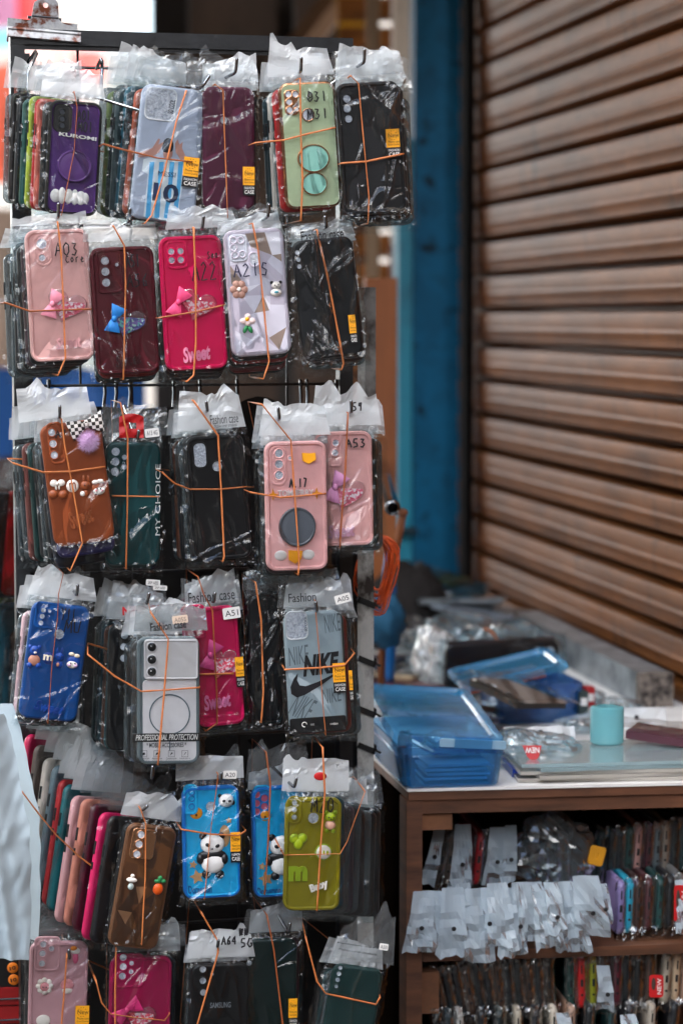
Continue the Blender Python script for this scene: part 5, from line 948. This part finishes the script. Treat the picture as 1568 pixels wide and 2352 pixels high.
for k in range(4):
    b = MB(); v = []; f = []; nx, ny = 22, 7
    for i in range(ny + 1):
        for j in range(nx + 1):
            x = (j / nx - .5) * (LW + .012); q = i / ny * 2 - 1; y = -LT / 2 + q * (LT / 2 + .004); zb = -.004 + .006 * q * q
            v.append((x + .002 * noise.noise((x * 60, q, k)), y + .001 * noise.noise((x * 60, q * 2, k + 3.)), zb - .0014 * abs(noise.noise((x * 70, q * 2, k + 7.))) - (.009 * abs(noise.noise((x * 90, q, k + 2.))) if abs(x) > LW * .40 else 0)))
    f = [(i * (nx + 1) + j, i * (nx + 1) + j + 1, (i + 1) * (nx + 1) + j + 1, (i + 1) * (nx + 1) + j) for i in range(ny) for j in range(nx)]
    o = b.add(v, f).build('clear_bag', FILM2, smooth=False); ENDBAG.append(o.data); C.objects.unlink(o)
n_end = 0
def row(us, v, Y, cols, where, lean0=0., lean1=0., dv=0., wid=.075, sd=0, th=1.):
    cnt = {}
    for i, (u, col) in enumerate(zip(us, cols)):
        f = i / max(1, len(us) - 1); nm = cname(col) if col != 'cl' else 'clear'; cnt[nm] = cnt.get(nm, 0) + 1; k = cnt[nm]
        lb = f"{nm} case end {where}" if k == 1 else f"{nm} case end {where}, {ORD[k - 1]} such from left"
        endon(u, v + dv * f, Y, lean0 + (lean1 - lean0) * f, col, lb, i + sd, wid, thick=th)
row([1002, 1022, 1048, 1092, 1112], 2036, .10, ['#3a2c26', '#52443c', '#2a2220', '#a81218', '#241c1c'], 'at the upper shelf left', R(12), R(4))
row([1372, 1398, 1418, 1440, 1460, 1486, 1506, 1524, 1546, 1566], 2030, .10, ['#16282a', '#16181a', '#1c1e20', '#0f3a36', '#b8847c', '#4a1622', '#5a6468', '#8a7c70', '#1c2426', '#12383c'], 'in the upper tier, upper shelf right', R(4), R(2), -26)
row([1422, 1442, 1462, 1486, 1512, 1536, 1560], 2150, .03, ['#8a78a8', '#1c98b4', '#3a2420', '#4a2428', '#0f3c3a', '#1a1a1e', '#6a6a6a'], 'in the lower tier, upper shelf right', R(2), R(2), -14)
row([1000 + 22 * i for i in range(13)], 2345, .03, ['#16181a', '#3c261c', '#16181a', '#14161a', '#452e22', '#16181a', '#1a1a1e', '#40281c', '#14161a', '#16181a', '#3a261c', '#12161a', '#332419'], 'leaning at the lower shelf left', R(-14), R(-3), -20)
row([1312, 1336, 1362, 1386, 1416, 1436, 1462, 1488, 1526, 1548, 1570], 2322, .03, ['#0f3834', '#c01014', '#8a8a10', '#4a3a36', '#5a1024', '#14181c', '#16181a', '#4a342a', '#b8a894', '#c9a888', '#b08a74'], 'upright in the lower shelf middle', R(-2), R(4), -14)
row([1010, 1036, 1060, 1110, 1150, 1190, 1230, 1270, 1310, 1350, 1400, 1440, 1490, 1540], 2450, .01, ['#16181a', '#1a2a30', '#c0b8b0', '#1a1a1e', '#16282a', '#b8a894', '#2a2a2e', '#c9b8a4', '#b08a74', '#16181a', '#1c3a3a', '#24242a', '#b0a090', '#1a1a1e'], 'along the bottom edge of the photo', R(-4), R(4), -20)
# white header flaps hanging down towards the viewer
def hang_flap(u, v, u2, v2, wpx, Y, label, seed, mt=None, lift=.01, group='white bag flaps hanging over the shelf'):
    a, c = tl(u, v, Y), tl(u2, v2, Y - lift); k = 3.17 / F; rs = random.Random(seed); nx, nz_ = 6, 9; b = MB(); v_ = []; f = []; cs = crset(seed, 4); ax = (c - a); L = ax.length
    for i in range(nz_ + 1):
        fz = i / nz_; cpt = a + ax * fz + Vector((0, -.010 * math.sin(fz * 3.14) - .004 * fz, 0))
        for j in range(nx + 1):
            fx = j / nx - .5; w_ = wpx * k * (.75 + .35 * fz); x = fx * w_; v_.append((cpt.x + x + .0, cpt.y - .007 * crumple(x, fz * L, cs, 1, .03) * (.4 + fz), cpt.z - .004 * noise.noise((x * 90, seed, 1)) * fz + (.01 * fx * rs.uniform(-1, 1) if i == nz_ else 0)))
    hi = int(nz_ * .62)
    f = [(i * (nx + 1) + j, i * (nx + 1) + j + 1, (i + 1) * (nx + 1) + j + 1, (i + 1) * (nx + 1) + j) for i in range(nz_) for j in range(nx)]
    o = b.add(v_, f).build('bag_flap', mt or FLAPS, smooth=False); o.matrix_world = tb.matrix_world.copy(); tag(o, label, 'bag flap', group)
    if seed % 3 and 300 <= seed < 316: return
    p = a + ax * .55; MB().ell((p.x, p.y - .022, p.z), (.0032, .0005, .0032), 0, 10).build('hang_hole', GAP, o, ang=0)
for i, (u, v, u2, v2, wp, nm) in enumerate([(1012, 1880, 975, 2026, 34, 'narrow leaning white flap at the left of the upper shelf'), (1062, 1892, 1050, 2048, 52, 'broad white flap with dark hang hole in the upper shelf'), (1142, 1900, 1130, 2030, 50, 'square pale flap with red hang hole in the upper shelf'), (1172, 1895, 1162, 2025, 36, 'pale flap beside the clump of clear bags')]): hang_flap(u, v, u2, v2, wp, .085, nm, 200 + i, group='pale flaps in the upper tier of the upper shelf')
nmz = ['leftmost', 'second', 'third', 'fourth', 'fifth', 'sixth', 'seventh', 'eighth', 'ninth', 'tenth', 'eleventh', 'twelfth', 'thirteenth', 'fourteenth', 'fifteenth', 'last']
for i in range(16):
    f = i / 15; rs = random.Random(i); u = 968 + 370 * f; hang_flap(u + rs.uniform(-6, 6), 2042 - 22 * f + rs.uniform(-8, 8), u - 12 + 28 * f + rs.uniform(-12, 12), 2196 - 30 * f + rs.uniform(-22, 22), rs.uniform(44, 82), .004 + .003 * (i % 3), f'{nmz[i]} white bag flap from the left spilling over the middle shelf edge', 300 + i, lift=.02)
hang_flap(1378, 2030, 1384, 2120, 40, .012, 'grey stained flap right of the row of white flaps', 340); hang_flap(1384, 2218, 1388, 2320, 40, .012, 'single white flap with hang hole standing in the lower shelf', 341, group=None)
hang_flap(1290, 2326, 1300, 2400, 40, .0, 'small white flap at the bottom edge of the photo', 342, group=None); hang_flap(1440, 2330, 1446, 2400, 50, .0, 'wide white flap at the bottom edge of the photo', 343, group=None)
hang_flap(1560, 2020, 1562, 2140, 36, .012, 'white flap with red print at the right edge of the upper shelf', 344, group=None)
def crumple_bag(name, u, v, Y, r, label, seed, m=None, M=None, cat='plastic bags'):
    b = MB(); b.ell((0, 0, 0), r, 0, 40); v2 = []
    for q in b.v:
        p = Vector(q); n_ = p.normalized(); k = 1 + .25 * noise.noise(p * 30 + Vector((seed, 0, 0))) + .14 * (1 - abs(noise.noise(p * 72 + Vector((0, seed, 0)))) * 3); v2.append(tuple(p * k))
    b.v = v2; o = b.build(name, m or FILM2, smooth=False); o.location = tw(tl(u, v, Y)) if M is None else M; tag(o, label, cat); return o
crumple_bag('clear_bag_clump', 1268, 1960, .075, (.052, .02, .050), 'clump of crumpled clear bags in the middle of the upper shelf', 4, film_mat('shiny_clear_film', tint='#e8f0f4', milk=.04, milkcol='#c8d4da', rough=.06, base=-.02, k=2.4))
for i, u in enumerate((1226, 1250, 1276, 1300)): endon(u, 2040, .11, R(2 - i), ['cl', '#3a3c3e', 'cl', '#4a3c2a'][i], f"{['clear', 'grey', 'frosted clear', 'brown'][i]} case end behind the clump of crumpled clear bags", i)
o = MB().loft(0, 0, .022, .027, .004, [(0, -.002, 0), (.001, -.003, 0), (.009, -.003, 0), (.010, -.001, 0)], cap=False).build('yellow_hang_tag', mat('#c98a10', .5)); o.matrix_world = Matrix.Translation(tw(tl(1369, 1965, .06))) @ Matrix.Rotation(.25, 4, 'Y'); tag(o, 'yellow plastic hang tag beside the clump of clear bags', 'hang tag')
def new_tag(M, label, w_=.026, h_=.034, rot=0.):
    b = MB().loft(0, 0, w_, h_, .004, [(0, 0, 0), (.0002, -.0006, 0)]); b.text('NEW', w_ * .2, 0, h_ * .7, w_ * .3, -.0012, 1, -1.5708); b.ell((-w_ * .2, -.0008, h_ * .1), (w_ * .15, .0004, h_ * .28), 2, 12); o = b.build('red_tag', [RED, WHITE, mat('#3a2a24', .6)], smooth=False); o.matrix_world = M; tag(o, label, 'tag'); return o
new_tag(Matrix.Translation(tw(tl(1506, 2265, -.004))), 'red NEW tag on a clear bag in the lower shelf', .019, .031)
new_tag(Matrix.Translation(tw(tl(1562, 2075, -.006))), 'red tag at the right edge of the upper shelf', .018, .05)

# ------------------------------------------------------------------ things on the table
def on(u, v): 
    d = ray(u, v); t = (TZ - CAMZ) / d.z; return Vector((0, 0, CAMZ)) + d * t
def flat(u, v, yaw=0., dz=0.): p = on(u, v); p.z += dz; return Matrix.Translation(p) @ Matrix.Rotation(yaw, 4, 'Z')
def openbox(w, d, h, r, name, m, parent, ins=.006, th=.002):
    def ring(k, z): return [(x, y, z) for x, y in rr(w - 2 * k, d - 2 * k, r, 4)]
    b = MB(); rs = [ring(ins + .004, .0), ring(ins, .004), ring(ins * .4, h * .75), ring(ins * .35, h * .76), ring(-.002, h * .77), ring(-.002, h * .79), ring(0, h * .80), ring(0, h), ring(th, h), ring(th + ins, th)]
    L = len(rs[0])
    for p, q in zip(rs, rs[1:]): b.add(p + q, [(j, (j + 1) % L, L + (j + 1) % L, L + j) for j in range(L)])
    b.add(rs[0], [tuple(range(L))[::-1]]); b.add(rs[-1], [tuple(range(L))]); return b.build(name, m, parent)
def lid(w, d, r, name, m, parent, M, h=.014):
    def ring(k, z): return [(x, y, z) for x, y in rr(w - 2 * k, d - 2 * k, r, 4)]
    b = MB(); rs = [ring(0, 0), ring(-.001, .001), ring(0, h), ring(.003, h + .001), ring(.012, h + .001), ring(.015, h - .003), ring(.02, h - .003)]; L = len(rs[0])
    for p, q in zip(rs, rs[1:]): b.add(p + q, [(j, (j + 1) % L, L + (j + 1) % L, L + j) for j in range(L)])
    b.add(rs[-1], [tuple(range(L))]); o = b.build(name, m, parent); o.matrix_local = M; return o
# big blue box: corners on the table front-left ~(925,1815), front-right ~(1160,1800)
bw = .142; bdp = .25; bh = .056
pm = on(1040, 1812); BM = Matrix.Translation(pm) @ Matrix.Rotation(R(9), 4, 'Z') @ Matrix.Translation((0, bdp / 2, 0))
bx_ = thing('plastic_box', 'large blue clear plastic box with closed lid at the front of the table', 'plastic box', BM)
openbox(bw, bdp, bh, .014, 'tub', BOXB, bx_)
ld = lid(bw + .006, bdp + .006, .016, 'lid', LIDB, bx_, Matrix.Translation((-.004, .0, bh + .014)) @ Matrix.Rotation(R(4), 4, 'Y') @ Matrix.Rotation(R(7), 4, 'X'))
MB().box((.03, -bdp / 2 - .006, .010), (.05, .005, .016)).box((-.056, -bdp / 2 - .007, -.002), (.008, .006, .014)).build('latch', BOXB, ld, False)
o = MB().loft(0, 0, .090, .012, .003, [(0, 0, 0), (.0004, -.001, 0)]).build('lid_strip', mat('#8fb4cc', .4), ld); o.location = (.030, -bdp / 2 - .0045, .008)
def item(name, M, b, mats, label, cat, group=None, ang=35): o = b.build(name, mats, ang=ang); o.matrix_world = M; tag(o, label, cat, group); return o
item('maroon_disc', BM @ Matrix.Translation((-.052, -.055, .036)) @ Matrix.Rotation(R(75), 4, 'Z'), MB().loft(0, 0, .05, .062, .02, [(.004, -.008, 0), (0, -.006, 0), (0, .006, 0), (.004, .008, 0)]), mat('#6a2440', .45), 'maroon rounded case standing inside the large blue box', 'phone case')
for i in range(4): item('plastic_tray', BM @ Matrix.Translation((.012 + .004 * (i % 2), -.05, .006 + .006 * i)), MB().loft(0, 0, .080, .05, .01, [(0, 0, 0), (0, .0, 0)]) if False else MB().box((0, 0, 0), (.085, .07, .0035)), mat('#8fb8d8', .3), ['lowest', 'second', 'third', 'topmost'][i] + ' pale blue plastic tray stacked inside the large blue box', 'tray', 'pale trays in the blue box')
crumple_bag('white_bag', 0, 0, 0, (.045, .03, .018), 'crumpled white bag lying on the trays inside the blue box', 11, FLAPC, BM @ Vector((.025, -.04, .048)), 'plastic bag')
item('phone_case', BM @ Matrix.Translation((.022, .015, bh - .018)) @ Matrix.Rotation(R(90), 4, 'X') @ Matrix.Rotation(R(8), 4, 'Y') @ Matrix.Translation((0, 0, -.06)), MB().loft(0, .06, .085, .125, .01, shell_prof(.008, 'flat')), [mat('#2a3a8a', .3), mat('#3a4a9a', .3)], 'violet blue case lying flat under the lid of the large blue box', 'phone case')
# second box with raised lid behind
BM2 = Matrix.Translation(on(1215, 1650)) @ Matrix.Rotation(R(12), 4, 'Z')
b2_ = thing('plastic_box', 'smaller blue clear plastic box with loose lid behind the dark card case', 'plastic box', BM2); openbox(.14, .12, .062, .012, 'tub', BOXD, b2_)
lid(.165, .11, .012, 'lid', LIDB, b2_, Matrix.Translation((-.045, -.035, .078)) @ Matrix.Rotation(R(-11), 4, 'Y') @ Matrix.Rotation(R(6), 4, 'X'), .010)
item('orange_sheet', BM2 @ Matrix.Translation((-.055, -.035, .069)) @ Matrix.Rotation(R(-11), 4, 'Y'), MB().box((0, 0, 0), (.12, .07, .010)), mat('#d05a30', .5), 'orange packet under the loose lid of the smaller blue box', 'packet')
crumple_bag('clear_bag_clump', 0, 0, 0, (.05, .04, .02), 'crumpled clear bags inside the smaller blue box', 15, FLAPC, BM2 @ Vector((.01, -.01, .03)), 'plastic bags')
# dark patterned card case in silver bag
t = thing('phone_case', 'dark brown patterned wallet case in a clear bag right of the blue box', 'phone case', flat(1232, 1705, R(28), .058) @ Matrix.Rotation(R(7), 4, 'X') @ Matrix.Rotation(R(4), 4, 'Y'), 'bagged cases lying on the table')
MB().box((0, .055, 0), (.085, .135, .010)).box((0, .055, .0056), (.078, .128, .001), 1).build('shell', [mat('#1a1412', .3), worn('wavy_brown', '#1c1613', '#4a3c34', .4, .55, 18, .25, stretch=(1, 4, 1))], t, False)
o = MB(); v = []; f = []; cs = crset(8, 6)
for i in range(15):
    for j in range(25): x = (j / 24 - .5) * .12; y = (i / 14) * .18 - .03; v.append((x, y, .0075 + .004 * abs(crumple(x, y, cs, 1, .03)) * (abs(x) > .04 or y > .13) - max(0, abs(x) - .045) * .6))
f = [(i * 25 + j, i * 25 + j + 1, i * 25 + j + 26, i * 25 + j + 25) for i in range(14) for j in range(24)]; o.add(v, f).build('clear_bag', FILM, t, False)
def topflap(M, w, d, m, label, seed, hole=True, cat='bag header'):
    b = MB(); cs = crset(seed, 4); nx, ny = 16, 8; v = [((j / nx - .5) * w, .004 * crumple((j / nx) * w, i / ny * d, cs, 1, .05), i / ny * d) for i in range(ny + 1) for j in range(nx + 1)]
    f = [(i * (nx + 1) + j, i * (nx + 1) + j + 1, (i + 1) * (nx + 1) + j + 1, (i + 1) * (nx + 1) + j) for i in range(ny) for j in range(nx)]
    b.add(v, f, 0)
    if hole: b.ell((w * .0, -.008, d * .55), (.0035, .0006, .0035), 1, 10)
    o = b.build('bag_header', [m, GAP], smooth=False); o.matrix_world = M; tag(o, label, cat); return o
topflap(flat(1244, 1752, R(4), .022) @ Matrix.Rotation(R(-52), 4, 'X'), .100, .04, FLAPW, 'white header strip with round hole below the dark wallet case', 31)
t = thing('phone_case', 'bright blue case in a clear bag with a red NEW tag at the table edge', 'phone case', flat(1236, 1782, R(5), .006), 'bagged cases lying on the table')
MB().box((0, .04, .0), (.075, .10, .011)).build('shell', mat('#0c3a9a', .3), t, False)
crumple_bag('silver_bag', 1225, 1770, 0, (.064, .05, .024), 'crumpled clear bag holding the bright blue case', 21, CLUMP, on(1224, 1772) + Vector((0, .04, .024)), 'plastic bag')
b = MB().add([(-.013, 0, .011), (.013, 0, .011), (.009, 0, -.004), (.002, 0, -.014), (-.007, 0, -.005)], [(0, 1, 2, 3, 4)], 0).text('NEW', 0, .004, .019, .008, -.001, 1, .0 + math.pi, .02); o = b.build('red_tag', [RED, WHITE], smooth=False); o.matrix_world = Matrix.Translation(on(1219, 1782) + Vector((0, -.016, .034))) @ Matrix.Rotation(R(-30), 4, 'X'); tag(o, 'red NEW tag upside down under the white header strip', 'tag')
# stack of new bags
t = thing('bag_stack', 'thick stack of flat clear bags at the front right of the table', 'plastic bags', flat(1450, 1795, R(7)))
for i in range(5): MB().box((.02 * (i % 2), .085, .0035 + .0052 * i), (.30, .17, .0046), 0, Matrix.Rotation(R((-3, 2, -1, 3, 0)[i]), 3, 'Z')).build('bag_layer', film_mat(f'bag_film_{i}', milk=.75 if i < 3 else .45, milkcol='#d8d2c8' if i < 3 else '#c4dce0', rough=.15, k=1.6), t, False)  # upper layers tinted pale teal to paint in the reflection on the stack
# teal tape roll
t = thing('tape_roll', 'teal roll of adhesive tape standing on the stack of clear bags', 'tape', flat(1392, 1752, 0, .028))
pr = [(.021, 0), (.0235, .002), (.0235, .050), (.0215, .052), (.015, .052), (.0145, .04)]; n = 32; v = [(r_ * math.cos(6.283 * i / n), r_ * math.sin(6.283 * i / n), z) for r_, z in pr for i in range(n)]
MB().add(v, [(k * n + i, k * n + (i + 1) % n, (k + 1) * n + (i + 1) % n, (k + 1) * n + i) for k in range(len(pr) - 1) for i in range(n)]).build('roll', film_mat('teal_tape', tint='#c8ecee', milk=.55, milkcol='#86c8d0', rough=.2, k=1.0), t, ang=50)
topflap(flat(1459, 1700, R(4), .016) @ Matrix.Rotation(R(-12), 4, 'X'), .090, .032, FLAPW, 'white header strip standing behind the teal tape roll', 41)
t = thing('phone_case', 'maroon case in a clear bag lying at the right edge of the table', 'phone case', flat(1528, 1768, R(-20), .036) @ Matrix.Rotation(R(5), 4, 'Y'), 'bagged cases lying on the table')
MB().box((0, .06, 0), (.125, .075, .011)).build('shell', mat('#4a2430', .35), t, False); o = MB(); o.add([(x, y + .02, .007 + .005 * abs(crumple(x, y, crset(3), 1, .03))) for y in [.0, .02, .04, .06, .08] for x in [-.09 + .018 * k for k in range(11)]], [(i * 11 + j, i * 11 + j + 1, i * 11 + j + 12, i * 11 + j + 11) for i in range(4) for j in range(10)]).build('clear_bag', FILM, t, False)
# galvanised rail along the shutter
a, c = on(1500, 1622), on(1268, 1500); d = (c - a); L = d.length; yw = math.atan2(d.y, d.x) - math.pi / 2
t = thing('metal_rail', 'galvanised steel box rail lying along the shutter side of the table', 'rail', Matrix.Translation(a) @ Matrix.Rotation(yw, 4, 'Z'))
GALV = worn('galvanised', '#6a7076', '#a4abb0', .35, .6, 20, .38, .75, bump=.1)
MB().box((0, L / 2 + .1, .026), (.046, L + .2, .050)).box((0, L / 2 + .1, .0525), (.052, L + .2, .003)).build('channel', GALV, t, False); MB().box((0, -.004, .026), (.056, .02, .058)).build('rusty_end', worn('rusty_end', '#1c1512', '#7d7268', .4, .58, 60, .7), t, False)
# bundles lying at the back of the table
def lying(u, v, dz, yaw, w, h, col, label, seed, tilt=0., roll=0., hl=False):
    M = flat(u, v, yaw, dz) @ Matrix.Rotation(R(90) * -1 + tilt, 4, 'X') @ Matrix.Rotation(roll, 4, 'Y')
    M = flat(u, v, yaw, dz) @ Matrix.Rotation(roll, 4, 'Y') @ Matrix.Rotation(-R(90) + tilt, 4, 'X') @ Matrix.Rotation(0, 4, 'Z')
    t = layer_case(M, w, h, col, label, seed, None, 'bagged cases lying on the table'); return t
# black bundle on edge (lens holes at its right end)
kb = []
for i in range(4):
    M = Matrix.Translation(on(1150, 1600) + Vector((0, .012 * i, .004))) @ Matrix.Rotation(R(6), 4, 'Z') @ Matrix.Rotation(R(90), 4, 'Y') @ Matrix.Rotation(R(-12), 4, 'X') @ Matrix.Translation((-.045, 0, -.10))
    t = layer_case(M, .085, .20, ['#101216', '#1a1c20', '#3a1820', '#16181c'][i], ['black bagged case with two lens holes on edge at the back of the table', 'black bagged case second in the bundle on edge', 'dark maroon bagged case third in the bundle on edge', 'black bagged case rearmost in the bundle on edge'][i], 80 + i, None, 'bundle of cases on edge on the table')
    if i == 0:
        for zz_, xx in ((.160, -.024), (.182, -.024)): b = MB(); b.ell((xx, -.0105, zz_), (.0075, .0006, .0075), 0, 14).build('lens_opening', FOAM, t, ang=0)
        kb = M
crumple_bag('bundle_bag', 0, 0, 0, (.12, .045, .05), 'shiny crumpled clear bags wrapped round the black bundle on edge', 33, CLUMP, on(1140, 1580) + Vector((0, .03, .05)), 'plastic bags')
crumple_bag('frosted_bag', 0, 0, 0, (.035, .04, .055), 'frosted white bag end left of the black bundle on edge', 35, FLAPW, on(1000, 1590) + Vector((0, .02, .05)), 'plastic bag')
o = MB().tube([on(1150, 1590) + Vector((-.03 + .045 * f, -.03 + .01 * f, .10 * (1 - f ** 2.2) + .01)) for f in [0, .15, .3, .45, .6, .75, .9, 1]], .0022, 0, 7).build('rubber_band', BAND, ang=0); tag(o, 'orange rubber band over the black bundle at the back of the table', 'rubber band')
cols = ['#16181c', '#c08a90', '#22252a', '#b81a22', '#1a2e3a', '#c9a23a', '#1a1a1e', '#2a6a7c', '#8a94a0', '#16282a', '#b06a50', '#1c1e22', '#0f3a36', '#c9c4c0', '#121316', '#b06a78', '#3a444c', '#6a1422', '#101e34', '#a89478', '#0e1014', '#0f4a5a', '#7a8288', '#2c3a1c', '#8a4a2c', '#15161a', '#0c2e28', '#bcb4a4', '#262a30', '#5a6066', '#3a2418', '#8a86a0', '#2a4a6a', '#c0c4c4', '#5a4230']
nn = ['black', 'pale pink', 'charcoal', 'red', 'navy', 'mustard', 'jet black', 'teal blue', 'silver grey', 'bottle green', 'copper', 'dull black', 'sea green', 'white', 'coal black', 'rose', 'slate', 'wine red', 'midnight blue', 'sand', 'ink black', 'petrol', 'ash grey', 'moss', 'cinnamon', 'soot black', 'pine green', 'bone', 'gunmetal', 'smoke grey', 'chocolate', 'lavender grey', 'dusky blue', 'pearl', 'umber']
pos = [(905, 1560, .0), (910, 1560, .014), (900, 1545, .028), (930, 1600, .0), (1010, 1490, .02), (1040, 1470, .045), (980, 1470, .03), (1080, 1470, .055), (1160, 1500, .04), (1120, 1455, .065), (1010, 1450, .055), (1190, 1470, .03), (930, 1500, .04), (900, 1640, .0)] + [(880, 1620, .012), (930, 1640, .0), (985, 1625, .0), (1040, 1610, .0), (905, 1585, .026), (960, 1600, .013), (1250, 1520, .0), (1215, 1500, .015), (1150, 1480, .06), (1060, 1445, .07), (1000, 1435, .065), (950, 1465, .055), (895, 1510, .05), (1265, 1560, .0)] + [(1310, 1600, .0), (1345, 1640, .0), (1290, 1640, .012), (1130, 1680, .0), (1100, 1640, .0), (1395, 1668, .0), (1180, 1655, .0)]
for i, (u, v, dz) in enumerate(pos): lying(u, v, dz * 1.1 + .012, R(60 + 17 * ((i * 7) % 5) - 30), .076, .16, cols[i], f'{nn[i]} bagged case lying flat in the heap at the back of the table', 90 + i, R(7 * (i % 3 - 1)), R(9 * ((i * 5) % 3 - 1)))
for i, (u, v, r_) in enumerate([(a_, b_, (c_[0] * .8, c_[1] * .8, c_[2] * .8)) for a_, b_, c_ in [(1080, 1480, (.10, .08, .035)), (1180, 1520, (.07, .08, .03)), (960, 1560, (.07, .06, .025)), (1340, 1690, (.035, .03, .014)), (985, 1450, (.10, .06, .03)), (1330, 1630, (.05, .05, .02)), (1130, 1660, (.05, .05, .018)), (1420, 1640, (.05, .03, .014)), (1230, 1530, (.06, .06, .03)), (1060, 1520, (.10, .06, .05)), (930, 1500, (.07, .06, .04))]]): crumple_bag('clear_bag_clump', 0, 0, 0, r_, ['crumpled clear bags over the heap at the back of the table', 'crumpled clear bags beside the galvanised rail', 'crumpled clear bags behind the large blue box', 'small crumpled clear bag left of the teal tape', 'crumpled clear bags at the far left of the heap', 'crumpled clear bags left of the rusty rail end', 'crumpled clear bags between the blue boxes', 'crumpled clear bag behind the white strip by the tape', 'crumpled clear bags at the far end of the rail', 'tall crumpled clear bags topping the middle of the heap', 'crumpled clear bags on the heap nearest the pole'][i], 50 + i, CLUMP, on(u, v) + Vector((0, .02, r_[2] * (1.4 if i in (0, 4) else 1.0))), 'plastic bags')
for i, (u, v, col, nm) in enumerate([(1335, 1660, '#2a3a3a', 'dark green'), (1350, 1650, '#a8161c', 'red'), (1320, 1640, '#6a4a30', 'brown')]):
    M = Matrix.Translation(on(u, v)) @ Matrix.Rotation(R(12), 4, 'Z'); t = thing('packet', f'small {nm} packet standing between the smaller blue box and the rail', 'packet', M, 'small packets beside the rail'); MB().box((0, 0, .025), (.014, .02, .05)).build('body', mat(col, .5), t, False); MB().box((0, -.0105, .034), (.010, .001, .012)).build('paper_label', WHITE, t, False)
